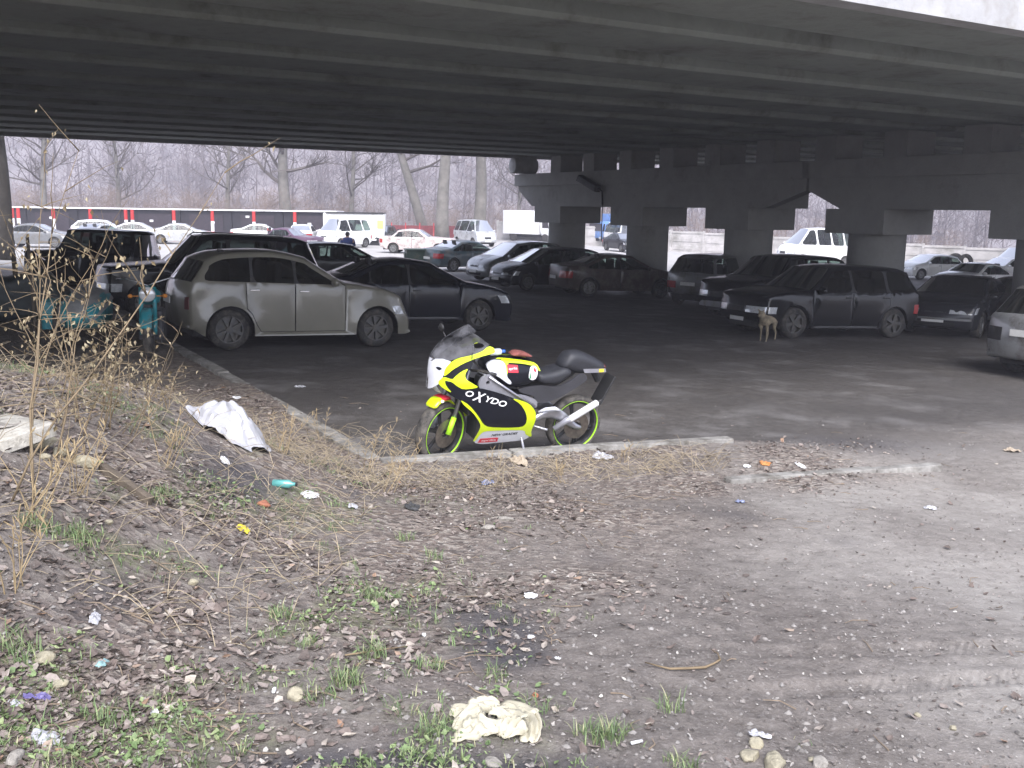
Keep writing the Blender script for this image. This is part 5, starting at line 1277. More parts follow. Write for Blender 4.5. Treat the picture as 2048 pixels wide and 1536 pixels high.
# second old machine under a dark cover at the far left
p = at(40, 640); cv_ = empty('covered_scooter', p, R(25), 'dark covered scooter with a slanting windscreen at the left edge', 'scooter')
slab('dark_cover', [(-.9, .0), (-.85, .55), (-.5, .80), (-.1, .78), (.3, .95), (.55, .92), (.8, .45), (.9, .0)], .35, pmat('dark_cover', (.02, .03, .03), .5, var=.4, scale=5, bump=.5, bscale=8), cv_, r=.14, step=.09)
mb = MB(); mb.rbox((0, 0, 0), (.5, .42, .012), .005, M=Matrix.Translation((.52, 0, 1.05)) @ Matrix.Rotation(R(38), 4, 'Y')); mb.build('windscreen', M_glass, cv_)
# ------------------------------------------------------------ skinned figures
def skin(name, nodes, edges, mat, parent=None, lv=2):
    """nodes: name -> ((x,y,z), rx, ry)"""
    ks = list(nodes); me = bpy.data.meshes.new(name); me.from_pydata([nodes[k][0] for k in ks], [(ks.index(a), ks.index(b)) for a, b in edges], [])
    o = bpy.data.objects.new(name, me); COL.objects.link(o); md = o.modifiers.new('s', 'SKIN'); md.use_smooth_shade = True
    for i, k in enumerate(ks):
        sv = me.skin_vertices[0].data[i]; sv.radius = (nodes[k][1], nodes[k][2]); sv.use_root = (i == 0)
    s2 = o.modifiers.new('d', 'SUBSURF'); s2.levels = lv; s2.render_levels = lv
    dg = bpy.context.evaluated_depsgraph_get(); nm = bpy.data.meshes.new_from_object(o.evaluated_get(dg)); o.modifiers.clear(); o.data = nm; nm.materials.clear(); nm.materials.append(mat)
    nm.polygons.foreach_set('use_smooth', [True] * len(nm.polygons))
    if parent: o.parent = parent
    return o
# dog
M_fur = pmat('dog_fur', (.30, .25, .17), .95, var=.45, scale=7, bump=.6, bscale=70, dirt=(.10, .08, .055), dirt_amt=.35, dirt_scale=5)
p = at(1533, 682); dog = empty('dog', p, R(232), 'tan stray dog standing in front of the black off-roader with bright headlamps', 'dog')
dn = dict(pel=((-.20, 0, .46), .085, .09), mid=((-.02, 0, .45), .085, .095), chest=((.16, 0, .45), .10, .115), neck=((.27, 0, .53), .06, .07), head=((.36, 0, .60), .058, .062), muz=((.44, 0, .575), .032, .032), nose=((.49, 0, .567), .022, .022),
          t1=((-.29, 0, .45), .022, .022), t2=((-.36, 0, .36), .02, .02), t3=((-.39, .01, .27), .012, .012))
de = [('pel', 'mid'), ('mid', 'chest'), ('chest', 'neck'), ('neck', 'head'), ('head', 'muz'), ('muz', 'nose'), ('pel', 't1'), ('t1', 't2'), ('t2', 't3')]
for s, q in ((1, 'l'), (-1, 'r')):
    dn.update({q + 'h1': ((-.22, s * .075, .38), .055, .06), q + 'h2': ((-.17, s * .08, .28), .034, .036), q + 'h3': ((-.255 - .02 * s, s * .08, .15), .018, .018), q + 'h4': ((-.225 - .02 * s, s * .08, .03), .016, .016), q + 'h5': ((-.19 - .02 * s, s * .08, .018), .02, .015),
               q + 'f1': ((.17, s * .07, .36), .042, .045), q + 'f2': ((.15 + .02 * s, s * .075, .25), .026, .026), q + 'f3': ((.17 + .02 * s, s * .075, .13), .017, .017), q + 'f4': ((.165 + .02 * s, s * .075, .03), .016, .016), q + 'f5': ((.195 + .02 * s, s * .075, .018), .02, .015),
               q + 'e1': ((.345, s * .045, .655), .02, .02), q + 'e2': ((.345, s * .07, .70), .008, .008)})
    de += [('pel', q + 'h1'), (q + 'h1', q + 'h2'), (q + 'h2', q + 'h3'), (q + 'h3', q + 'h4'), (q + 'h4', q + 'h5'), ('chest', q + 'f1'), (q + 'f1', q + 'f2'), (q + 'f2', q + 'f3'), (q + 'f3', q + 'f4'), (q + 'f4', q + 'f5'), ('head', q + 'e1'), (q + 'e1', q + 'e2')]
db = skin('dog_body', dn, de, M_fur, dog)
mb = MB(); mb.sphere((.503, 0, .57), (.012, .014, .012)); mb.build('dog_nose', M_blk, dog, smooth=True)
for s in (1, -1): MB().sphere((.402, s * .036, .618), (.008, .008, .008)).build('eye', M_blk, dog, smooth=True)
# person in blue, seen from behind
px_, py_ = -7.1, 42.0; per = empty('person', (px_, py_, bz(px_, py_)), R(100), 'person in a dark blue jacket seen from behind in the sunlit yard', 'person')
pn = dict(pel=((0, 0, .93), .13, .16), bel=((.0, 0, 1.08), .13, .16), ch=((.04, 0, 1.30), .15, .21), nk=((.08, 0, 1.47), .06, .065), hd=((.11, 0, 1.58), .085, .08), tp=((.11, 0, 1.67), .065, .06))
pe = [('pel', 'bel'), ('bel', 'ch'), ('ch', 'nk'), ('nk', 'hd'), ('hd', 'tp')]
for s, q in ((1, 'l'), (-1, 'r')):
    pn.update({q + 's': ((.04, s * .20, 1.38), .075, .075), q + 'el': ((.0, s * .27, 1.12), .055, .055), q + 'w': ((.14, s * .22, .93), .035, .035), q + 'h': ((.20, s * .20, .87), .032, .025),
               q + 'hip': ((0, s * .09, .85), .095, .095), q + 'k': ((.02, s * .11, .48), .065, .065), q + 'a': ((0, s * .12, .09), .04, .04), q + 't': ((.14, s * .13, .04), .04, .035)})
    pe += [('ch', q + 's'), (q + 's', q + 'el'), (q + 'el', q + 'w'), (q + 'w', q + 'h'), ('pel', q + 'hip'), (q + 'hip', q + 'k'), (q + 'k', q + 'a'), (q + 'a', q + 't')]
    for f_ in range(5):
        b_ = Vector((.215, s * (.185 + .012 * f_), .845 + .004 * f_)); pn['%sf%da' % (q, f_)] = (tuple(b_ + Vector((.02, 0, -.02))), .009, .009); pn['%sf%db' % (q, f_)] = (tuple(b_ + Vector((.035, -.004 * s, -.05 + (.02 if f_ == 0 else 0)))), .007, .007)
        pe += [(q + 'h', '%sf%da' % (q, f_)), ('%sf%da' % (q, f_), '%sf%db' % (q, f_))]
M_skin = pmat('skin', (.35, .22, .16), .6, var=.1)
pb = skin('person_body', pn, pe, M_skin, per, lv=1)
jk = dict(bel=((0, 0, .92), .17, .21), m=((.01, 0, 1.10), .17, .215), ch=((.04, 0, 1.31), .18, .25), c=((.07, 0, 1.47), .085, .09))
je = [('bel', 'm'), ('m', 'ch'), ('ch', 'c')]
for s, q in ((1, 'l'), (-1, 'r')): jk.update({q + 's': ((.04, s * .21, 1.37), .095, .095), q + 'e': ((.0, s * .285, 1.12), .075, .075), q + 'w': ((.13, s * .23, .95), .055, .055)}); je += [('ch', q + 's'), (q + 's', q + 'e'), (q + 'e', q + 'w')]
skin('jacket', jk, je, pmat('jacket_blue', (.035, .055, .17), .8, var=.25, scale=10, bump=.3), per, lv=1)
tk_ = dict(p=((0, 0, .92), .14, .175)); te = []
for s, q in ((1, 'l'), (-1, 'r')): tk_.update({q + 'h': ((0, s * .095, .82), .105, .105), q + 'k': ((.02, s * .11, .48), .08, .08), q + 'a': ((0, s * .12, .12), .065, .065)}); te += [('p', q + 'h'), (q + 'h', q + 'k'), (q + 'k', q + 'a')]
skin('trousers', tk_, te, pmat('trousers_dark', (.03, .03, .035), .85, var=.2), per, lv=1)
mb = MB(); mb.sphere((.10, 0, 1.635), (.098, .09, .085)); mb.sphere((.07, 0, 1.60), (.08, .085, .08)); mb.build('hair', pmat('hair_dark', (.015, .012, .010), .7, var=.3, bump=.4), per, smooth=True)
for s in (1, -1): MB().sphere((.09, s * .09, 1.58), (.02, .012, .028)).build('ear', M_skin, per, smooth=True)

# ------------------------------------------------------------ ground scatter (uncountable)
r4 = np.random.default_rng(21)
def scatter_pts(n, dens_f, xr_=(-4.6, 6.2), far_=11.5, near_=2.5, power=1.0):
    out = []
    while len(out) < n:
        m = n * 3; y = near_ + (far_ - near_) * r4.random(m) ** power; x = r4.uniform(-.60, .60, m) * y * 1.02
        keep = r4.random(m) < dens_f(x, y); out += list(zip(x[keep], y[keep]))
    a = np.array(out[:n]); return a, terr(a[:, 0], a[:, 1])
def notbike(x, y): return 1.0
def leaf_cloud(name, n, dens_f, smin, smax, mat, label, cat, lift=.004, flat=.35, power=1.0, far_=11.5):
    a, z = scatter_pts(n, dens_f, far_=far_, power=power); V = np.zeros((n, 8, 3)); rn = np.repeat(r4.random(n), 8)
    s = smin + (smax - smin) * r4.random(n) ** 1.6; yaw = r4.uniform(0, 6.28, n); tx = r4.normal(0, flat, n); ty = r4.normal(0, flat, n); cu = r4.uniform(-.5, .9, n); asp = r4.uniform(.35, .75, n)
    prof = [(-1, 0), (-.45, 1), (.35, .8), (1, 0), (.35, -.8), (-.45, -1), (-.4, 0), (.4, 0)]
    for k, (u, v) in enumerate(prof):
        lx = u * s; ly = v * s * asp * (1 + .25 * r4.normal(0, 1, n)); lz = cu * s * .5 * (abs(v) ** 2) + .25 * cu * s * u * u + s * .12 * r4.normal(0, 1, n)
        X_ = lx * np.cos(yaw) - ly * np.sin(yaw); Y_ = lx * np.sin(yaw) + ly * np.cos(yaw)
        V[:, k, 0] = a[:, 0] + X_; V[:, k, 1] = a[:, 1] + Y_; V[:, k, 2] = z + lift + np.maximum(lz + tx * X_ + ty * Y_, -.002) + s * .12
    F = []; base_i = np.arange(n) * 8
    for t in ((0, 6, 1), (1, 6, 7), (1, 7, 2), (2, 7, 3), (3, 7, 4), (4, 7, 6), (4, 6, 5), (5, 6, 0)): F.append(np.stack([base_i + t[0], base_i + t[1], base_i + t[2]], 1))
    F = np.concatenate(F); o = mesh(name, V.reshape(-1, 3), F.tolist(), mat); setattr_v(o.data, 'rnd', rn); tag(o, label, cat, kind='stuff'); return o
M_leaf = attrmat('dead_leaf', [(0, (.075, .060, .052)), (.35, (.13, .10, .085)), (.62, (.19, .155, .135)), (.85, (.26, .22, .195)), (.97, (.36, .32, .27)), (1, (.27, .16, .10))], rough=.75, scale=60)
leaf_cloud('leaf_litter', 14000, lambda x, y: litter_at(x, y) * .98 * sm(-.3, .1, vn(x, y, .9)) * (.25 + .75 * sm(-.12, .12, vn(x + 5, y, .3))) + .008, .006, .028, M_leaf, 'brown fallen leaves strewn over the earth', 'leaves', power=1.5)
leaf_cloud('leaf_crumbs', 15000, lambda x, y: .25 + .5 * litter_at(x, y) - .3 * lotmask(x, y)[0] + 0 * x, .004, .012, attrmat('crumb', [(0, (.09, .08, .07)), (.5, (.18, .155, .14)), (.8, (.27, .245, .225)), (1, (.42, .40, .36))], rough=.9, scale=80), 'small crumbs of leaf, bark and grit on the earth', 'debris', power=1.6)
def pebble_cloud(name, n, dens_f, smin, smax, mat, label, cat, power=1.5, far_=12):
    a, z = scatter_pts(n, dens_f, power=power, far_=far_); s = smin + (smax - smin) * r4.random(n) ** 3
    base8 = np.array([(1, 0, 0), (.5, .87, 0), (-.5, .87, 0), (-1, 0, 0), (-.5, -.87, 0), (.5, -.87, 0), (.25, .1, .62), (-.3, -.05, .58), (0, 0, -.4)]); k = len(base8)
    jit = 1 + r4.normal(0, .18, (n, k, 3)); P_ = base8[None] * jit * s[:, None, None]; yaw = r4.uniform(0, 6.28, n); c, si = np.cos(yaw)[:, None], np.sin(yaw)[:, None]; asp = r4.uniform(.6, 1, n)[:, None]
    X_ = P_[..., 0] * c - P_[..., 1] * asp * si; Y_ = P_[..., 0] * si + P_[..., 1] * asp * c; V = np.stack([X_ + a[:, :1], Y_ + a[:, 1:], P_[..., 2] + z[:, None] + s[:, None] * .12], -1)
    T = [(0, 1, 6), (1, 2, 6), (2, 7, 6), (2, 3, 7), (3, 4, 7), (4, 5, 7), (5, 6, 7), (5, 0, 6)]; bi = np.arange(n) * k; F = np.concatenate([np.stack([bi + i for i in t], 1) for t in T])
    o = mesh(name, V.reshape(-1, 3), F.tolist(), mat); setattr_v(o.data, 'rnd', np.repeat(r4.random(n), k)); tag(o, label, cat, kind='stuff'); return o
M_peb = attrmat('pebble', [(0, (.12, .11, .10)), (.45, (.22, .205, .19)), (.8, (.24, .225, .21)), (1, (.30, .285, .265))], rough=.85, scale=40)
pebble_cloud('gravel', 5000, lambda x, y: .5 - .42 * lotmask(x, y)[0] + 0 * x, .003, .016, M_peb, 'grit and small stones in the bare earth', 'gravel')
# grass and weeds
def blades(name, centers, per, hmin, hmax, rad, mat, label, cat):
    V = []; F = []; RN = []; b = 0
    for (cx_, cy_) in centers:
        ph = r4.uniform(.7, 1.2)
        for _ in range(int(per * r4.uniform(.6, 1.3))):
            a = r4.uniform(0, 6.28); d = rad * math.sqrt(r4.random()); x = cx_ + d * math.cos(a); y = cy_ + d * math.sin(a); z = tz_fast(x, y); h = r4.uniform(hmin, hmax) * ph; la = r4.uniform(0, 6.28); ln = r4.uniform(.25, 1.0); w_ = r4.uniform(.0012, .0026)
            sx, sy = -math.sin(la) * w_, math.cos(la) * w_; dx, dy = math.cos(la) * ln * h, math.sin(la) * ln * h
            for k, (t, ww) in enumerate(((0, 1), (.4, .9), (.75, .6), (1, .1))):
                zz = z + h * (t - .35 * ln * t * t); V += [(x + dx * t * t + sx * ww, y + dy * t * t + sy * ww, zz), (x + dx * t * t - sx * ww, y + dy * t * t - sy * ww, zz)]
            F += [(b + 2 * k, b + 2 * k + 1, b + 2 * k + 3, b + 2 * k + 2) for k in range(3)]; rr_ = r4.random(); RN += [rr_] * 8; b += 8
    o = mesh(name, V, F, mat); setattr_v(o.data, 'rnd', RN); tag(o, label, cat, kind='stuff'); return o
def tz_fast(x, y): return float(terr(np.array([x]), np.array([y]))[0])
M_grass = attrmat('grass_green', [(0, (.08, .13, .05)), (.5, (.14, .20, .08)), (.8, (.22, .27, .12)), (1, (.36, .34, .20))], rough=.6, scale=20)
tuf = [(860, 1470), (875, 1440), (1215, 1480), (1230, 1470), (745, 1310), (740, 1190), (755, 1200), (870, 1115), (690, 1370), (700, 1360), (620, 1290), (860, 1335), (1340, 1420), (810, 1080), (560, 1230), (640, 1400), (200, 1430), (230, 1440), (130, 1530), (90, 1060), (60, 1050), (110, 1070), (310, 1000), (335, 990), (160, 1080), (30, 1290), (50, 1310), (1360, 1530), (1180, 1475), (990, 1355)]
cen = [tuple(at(*q)[:2]) for q in tuf]
blades('grass_tufts', cen, 60, .025, .085, .06, M_grass, 'green grass tufts growing from the muddy earth', 'grass')
a, _ = scatter_pts(900, lambda x, y: green_at(x, y) * .9, power=1.3); blades('sparse_grass', [tuple(q) for q in a], 7, .015, .055, .035, M_grass, 'sparse short green grass on the left bank', 'grass')
M_weed = attrmat('weed_green', [(0, (.09, .14, .05)), (.6, (.16, .22, .09)), (1, (.25, .29, .14))], rough=.6, scale=20)
def weed_d(x, y): return green_at(x, y) * sm(.05, .2, vn(x * 1.7, y * 1.7, .35))
leaf_cloud('weeds', 2600, weed_d, .006, .016, M_weed, 'small green weeds in patches on the bank', 'weeds', lift=.008, flat=.5, power=1.5, far_=8)
# twigs
V = []; mbt = MB(); a, z = scatter_pts(520, lambda x, y: litter_at(x, y) * .7 + .08, power=1.4)
for (x, y), zz in zip(a, z):
    l = r4.uniform(.03, .16) * (1.8 if r4.random() < .1 else 1); q = r4.uniform(0, 6.28); c, s = math.cos(q) * l, math.sin(q) * l; k = r4.uniform(-.2, .2)
    mbt.tube([(x, y, tz_fast(x, y) + .006), (x + c * .5 - s * k, y + s * .5 + c * k, tz_fast(x + c * .5, y + s * .5) + .012), (x + c, y + s, tz_fast(x + c, y + s) + .008)], [.003, .0025, .0015], 4)
o = mbt.build('fallen_twigs', pmat('twig_pale', (.22, .17, .12), .9, var=.4, scale=8)); tag(o, 'short dry twigs lying in the leaf litter', 'twigs', kind='stuff')
# dead matted stalks on the left bank and at the kerb corner
mbt = MB()
for _ in range(2900):
    if r4.random() < .78: x = r4.uniform(-4.9, -.9); y = r4.uniform(3.6, 9.4)
    else: x = r4.uniform(-2.0, 1.9); y = 8.0 + .42 * x + r4.uniform(-.5, .15)
    l = r4.uniform(.08, .30); q = r4.uniform(0, 6.28); h = l * r4.uniform(.05, .7); z0 = tz_fast(x, y); c, s = math.cos(q) * l, math.sin(q) * l
    mbt.tube([(x, y, z0), (x + c * .5, y + s * .5, z0 + h * .8), (x + c, y + s, z0 + h)], [.0022, .0018, .001], 3, cap=False)
o = mbt.build('dry_grass', pmat('straw', (.34, .28, .19), .9, var=.4, scale=5)); tag(o, 'matted dry stalks and straw on the bank', 'dry grass', kind='stuff')

# ------------------------------------------------------------ dead shrubs
M_stem = pmat('shrub_stem', (.20, .15, .09), .85, var=.3, scale=8)
M_dl = attrmat('hanging_leaf', [(0, (.13, .095, .05)), (.5, (.24, .19, .11)), (1, (.36, .31, .20))], rough=.7, scale=40)
def shrub(px, py, stems, h, leaves, label, seed, lean_=(0, 0), thick=.007, cat='shrub', group='dead shrubs on the left bank', ls=.022):
    rr = random.Random(seed); p = at(px, py); t = empty('dead_shrub', p, 0, label, cat, group); mb = MB(); tips = []
    for s in range(stems):
        a = rr.uniform(0, 6.28); b_ = Vector((math.cos(a), math.sin(a), 0)) * rr.uniform(.0, .12) * (stems > 1); hh = h * rr.uniform(.6, 1.05); d = Vector((rr.gauss(0, .16) + lean_[0], rr.gauss(0, .16) + lean_[1], 1)); q = [b_.copy()]
        q[0].z = -.03
        for i in range(8):
            d = (d + Vector((rr.gauss(0, .10), rr.gauss(0, .10), -.02))).normalized(); q.append(q[-1] + d * hh / 8)
        thick *= 1.0
        mb.tube(q, [thick * .62 * (1 - .8 * i / 8) for i in range(9)], 5)
        for i in range(2, 9):
            for _ in range(rr.choice((1, 1, 2, 3))):
                dd = Vector((rr.gauss(0, 1), rr.gauss(0, 1), rr.gauss(.5, .4))).normalized(); l = h * rr.uniform(.10, .28); r_ = [q[i]]
                for _k in range(4): dd = (dd + Vector((rr.gauss(0, .2), rr.gauss(0, .2), -.03))).normalized(); r_.append(r_[-1] + dd * l / 4)
                mb.tube(r_, [thick * .34 * (1 - .2 * j) for j in range(5)], 4); tips += [(r_[j], rr.random()) for j in (2, 3, 4)]
    mb.build('stems', M_stem, t, smooth=True)
    V = []; F = []; RN = []; b = 0
    for _ in range(int(leaves * 1.15)):
        c, _x = rr.choice(tips) if tips else (q[-1], 0); c = c + Vector((rr.gauss(0, .02), rr.gauss(0, .02), rr.gauss(-.01, .02))); s = rr.uniform(.5, 1.1) * ls
        u_ = Vector((rr.gauss(0, .5), rr.gauss(0, .5), -1)).normalized(); v_ = u_.orthogonal().normalized(); v_ = (Matrix.Rotation(rr.uniform(0, 6.28), 3, u_) @ v_); w_ = u_.cross(v_)
        V += [c, c + u_ * s * .6 + v_ * s * .45 + w_ * s * .2, c + u_ * s * 1.5, c + u_ * s * .6 - v_ * s * .45 + w_ * s * .2, c + u_ * s * .8 - w_ * s * .1]; F += [(b, b + 1, b + 4), (b + 1, b + 2, b + 4), (b + 2, b + 3, b + 4), (b + 3, b, b + 4)]; RN += [rr.random()] * 5; b += 5
    if leaves: o = mesh('leaves', V, F, M_dl, t); setattr_v(o.data, 'rnd', RN)
    return t
shrub(18, 1000, 2, 1.75, 60, 'tall thin dead stems at the far left edge', 1, (.02, .1), .010)
shrub(75, 900, 3, 1.5, 120, 'dead shrub with pale leaves in front of the covered scooter', 2, (0, .05), .009)
shrub(150, 860, 4, 1.05, 130, 'dead shrub in front of the teal sidecar tub', 3, (.1, .1))
shrub(205, 850, 5, .80, 110, 'bushy dead shrub just left of the sidecar outfit wheel', 4, (.25, .1))
shrub(285, 800, 3, .42, 35, 'small dead shrub below the round headlamp', 5, (.05, .0))
shrub(338, 815, 2, .4, 30, 'low dead shrub right of the sidecar outfit, nearest the kerb', 6, (-.1, .1))
shrub(120, 800, 3, 1.2, 90, 'dead shrub farthest back beside the sidecar wheel', 7, (.05, .1))
shrub(255, 870, 4, .7, 40, 'leaning bare dead stems in the middle of the bank', 8, (.6, .0), .005)
def stalks(px, py, n_, h, label, seed, lean_=(0, 0)):
    rr = random.Random(seed); p = at(px, py); t = empty('dry_stalks', p, 0, label, 'dry weed', 'dry weeds near the motorcycle'); mb = MB()
    for s in range(n_):
        d = Vector((rr.gauss(0, .25) + lean_[0], rr.gauss(0, .25), 1)).normalized(); hh = h * rr.uniform(.5, 1.1); q = [Vector((rr.gauss(0, .03), rr.gauss(0, .03), -.02))]
        for i in range(6): d = (d + Vector((rr.gauss(0, .1), rr.gauss(0, .1), 0))).normalized(); q.append(q[-1] + d * hh / 6)
        mb.tube(q, [.0028, .0026, .0022, .002, .0017, .0014, .001], 4)
        for i in (4, 5, 6):
            for _ in range(2): dd = Vector((rr.gauss(0, .6), rr.gauss(0, .6), 1)).normalized(); mb.tube([q[i], q[i] + dd * .03, q[i] + dd * .05], [.001, .003, .001], 4)
    mb.build('stalks', pmat('stalk_straw', (.33, .25, .14), .9, var=.3), t); return t
stalks(735, 945, 4, .5, 'dry weed stalks left of the front wheel at the kerb corner', 1, (.3, 0)); stalks(800, 940, 4, .42, 'dry weed stalks right in front of the front wheel', 2, (.15, 0))
stalks(775, 985, 6, .34, 'broad clump of dry weed below the kerb corner', 3, (.3, 0)); stalks(985, 935, 3, .22, 'short dry weed under the belly of the racing motorcycle', 4)
stalks(1120, 965, 4, .17, 'reddish dry weed right of the side stand', 5); stalks(1240, 925, 3, .22, 'dry weed behind the white crumpled bag', 6); stalks(640, 880, 3, .32, 'dry weed inside the left kerb', 7, (.2, 0))
stalks(55, 1030, 9, .55, 'tall clump of dry weed at the left edge above the green grass', 8, (.25, 0)); stalks(150, 985, 8, .42, 'dry weed clump beside the old plank', 9, (.3, 0)); stalks(25, 1180, 8, .5, 'dry weed clump at the left edge below the others', 10, (.2, 0)); stalks(330, 930, 8, .36, 'dry weed clump between the plastic sheeting and the plank', 11, (.3, 0)); stalks(560, 905, 7, .34, 'dry weed clump right of the plastic sheeting', 12, (.3, 0))
# fence stakes on the far left and the leaning stick
for px, py, h, rad, l_ in ((38, 640, 1.2, .05, 'dark wooden stake at the left edge'), (73, 700, 1.65, .028, 'thin brown pole standing on the left verge')):
    p = at(px, py); s_ = MB().tube([(0, 0, -.1), (.01, 0, h * .5), (-.02, .01, h)], [rad, rad * .95, rad * .85], 8).build('wooden_stake', pmat('stake_wood', (.10, .08, .06), .95, var=.4, bump=.5), None, smooth=True); s_.location = p; tag(s_, l_, 'stake')
p = at(106, 575); s_ = MB().tube([(0, 0, 0), (-.2, 0, .55), (-.32, 0, 1.0), (-.42, 0, 1.03), (-.24, 0, 1.0)], [.018, .016, .02, .02, .02], 8).build('iron_rod', M_dk, None, smooth=True); s_.location = p; tag(s_, 'thin dark rod with a crossbar standing beyond the scooter', 'rod')

# ------------------------------------------------------------ rubbish and stones
def rock(px, py, wpx, label, mat, seed, asp=.8, hgt=.6, cat='stone', name='stone', group=None, rz=None):
    rr = random.Random(seed); p = at(px, py); dist = (p - Vector((0, 0, CAMZ))).length; s = wpx / FPX * dist / 2
    bm = bmesh.new(); bmesh.ops.create_icosphere(bm, subdivisions=3, radius=1); off = Vector((rr.random() * 50, rr.random() * 50, 0))
    cuts = [(Vector((rr.gauss(0, 1), rr.gauss(0, 1), rr.gauss(0, .7))).normalized(), rr.uniform(.55, .85)) for _ in range(7)]
    for v in bm.verts:
        c = v.co.copy()
        for n_, d_ in cuts:
            q = c.dot(n_)
            if q > d_: c -= n_ * (q - d_)
        c *= 1 + .12 * mnoise.noise(c * 2.2 + off) + .05 * mnoise.noise(c * 6 + off)
        v.co = Vector((c.x * s, c.y * s * asp, c.z * s * hgt))
    me = bpy.data.meshes.new(name); bm.to_mesh(me); bm.free(); me.materials.append(mat); me.polygons.foreach_set('use_smooth', [True] * len(me.polygons))
    o = bpy.data.objects.new(name, me); COL.objects.link(o); o.location = p + Vector((0, 0, s * hgt * .35)); o.rotation_euler = (0, 0, rr.uniform(0, 3) if rz is None else rz); tag(o, label, cat, group); return o
M_st = pmat('stone_pale', (.32, .29, .21), .9, var=.3, scale=25, bump=.6, bscale=50, dirt=(.2, .17, .10), dirt_amt=.2, dirt_scale=12); M_sg = pmat('stone_grey', (.27, .25, .22), .9, var=.35, scale=25, bump=.6, bscale=50)
M_brk = pmat('brick_red', (.30, .12, .07), .9, var=.3, scale=30, bump=.5)
for a_ in ((78, 892, 62, 'pale flat stone just below the broken slab', M_st, 1, .8, .5), (118, 908, 34, 'small pale stone between the two big pale ones', M_st, 2, .8, .6), (170, 932, 66, 'pale wedge shaped stone on the bank edge', M_st, 3, .5, .45), (88, 918, 26, 'little pale stone under the flat one', M_st, 4),
           (592, 1394, 36, 'mossy tan stone below the leaf patch', M_st, 5, .9, .8), (88, 1322, 42, 'tan stone at the lower left under the weeds', M_st, 6), (120, 1372, 32, 'rounded tan stone above the purple wrapper', M_st, 7), (92, 1388, 18, 'small cream pebble beside the purple wrapper', M_st, 8),
           (384, 1168, 24, 'orange-tan stone in the middle of the left bank', M_st, 9), (216, 1048, 20, 'small yellow stone high on the left bank', M_st, 10), (30, 1520, 42, 'grey-tan stone in the bottom left corner', M_sg, 11),
           (1512, 1490, 34, 'tan stone under the clear plastic scrap at lower right', M_st, 12), (1500, 1514, 50, 'broad tan stone at the bottom right of centre', M_st, 13, .8, .4), (1550, 1530, 75, 'long pale stone slab cut by the bottom edge', M_st, 14, .5, .35), (1640, 1530, 42, 'mossy stone right of the long pale slab', M_sg, 15, .8, .5), (1625, 1522, 22, 'smaller stone touching the mossy one', M_st, 16),
           (1906, 1458, 16, 'small tan stone on the bare ground at lower right', M_st, 17), (1835, 1432, 15, 'little cream stone beside the tyre track', M_st, 18), (1070, 1392, 16, 'pinkish stone above the crumpled sheet', M_brk, 19), (985, 1525, 50, 'flat grey stone at the bottom under the crumpled sheet', M_sg, 20, .6, .25), (527, 1010, 34, 'orange-red brick fragment on the litter', M_brk, 21, .7, .5),
           (1010, 1040, 40, 'pale flat bark-like chunk in the litter', M_sg, 22, .35, .3), (975, 1058, 32, 'grey lump right of the dark arched scrap', M_sg, 23, .6, .4)):
    rock(*a_, group='loose stones')
def crumple(name, px, py, wpx, hpx, mat, label, cat, seed, hgt=.35, res=22, sharp=2.0, lift=0.0, aspect=None, shape=None):
    """a crumpled sheet: a folded grid settled on the ground, two layers thick"""
    rr = random.Random(seed); p = at(px, py); dist = (p - Vector((0, 0, CAMZ))).length; sx_ = wpx / FPX * dist / 2; sy_ = (hpx / FPX * dist / 2) / math.sin(math.atan2(CAMZ - p.z, p.y)) * .75 if aspect is None else sx_ * aspect
    off = Vector((rr.random() * 90, rr.random() * 90, seed)); V = []; ang = rr.uniform(-.4, .4)
    for i in range(res + 1):
        for j in range(res + 1):
            u, v = -1 + 2 * i / res, -1 + 2 * j / res
            e = 1 + .28 * mnoise.noise(Vector((math.atan2(v, u) * 1.3, seed, 0))) + .15 * mnoise.noise(Vector((math.atan2(v, u) * 4, seed, 5)))
            uu = u * math.sqrt(max(0, 1 - v * v / 2.6)) * e; vv = v * math.sqrt(max(0, 1 - u * u / 2.6)) * e
            f = abs(mnoise.noise(Vector((u * sharp, v * sharp, 0)) + off)) * 1.6 + .7 * abs(mnoise.noise(Vector((u * sharp * 2.3, v * sharp * 2.3, 3)) + off))
            dome = max(0, 1 - (u * u + v * v) * .55)
            x = uu * sx_ + .12 * sx_ * mnoise.noise(Vector((u * 3, v * 3, 9)) + off); y = vv * sy_ + .12 * sy_ * mnoise.noise(Vector((u * 3, v * 3, 19)) + off)
            x, y = x * math.cos(ang) - y * math.sin(ang), x * math.sin(ang) + y * math.cos(ang)
            z = sx_ * hgt * (f * (.4 + dome) + (shape(u, v) if shape else 0)); V.append((x, y, tz_fast(p.x + x, p.y + y) - p.z + .006 + lift + max(0, z)))
    F = [(i * (res + 1) + j, (i + 1) * (res + 1) + j, (i + 1) * (res + 1) + j + 1, i * (res + 1) + j + 1) for i in range(res) for j in range(res)]
    o = mesh(name, V, F, mat, None); o.location = p; tag(o, label, cat)
    md = o.modifiers.new('t', 'SOLIDIFY'); md.thickness = .0025; o.data.polygons.foreach_set('use_smooth', [False] * len(F)); return o
M_cream = pmat('cream_sheet', (.44, .41, .31), .7, var=.12, scale=8, dirt=(.35, .30, .2), dirt_amt=.1, dirt_scale=6)
M_plas = pmat('white_plastic', (.40, .40, .42), .35, var=.12, scale=6, dirt=(.35, .33, .31), dirt_amt=.15); M_plas2 = pmat('bright_plastic', (.62, .62, .62), .3, var=.05)
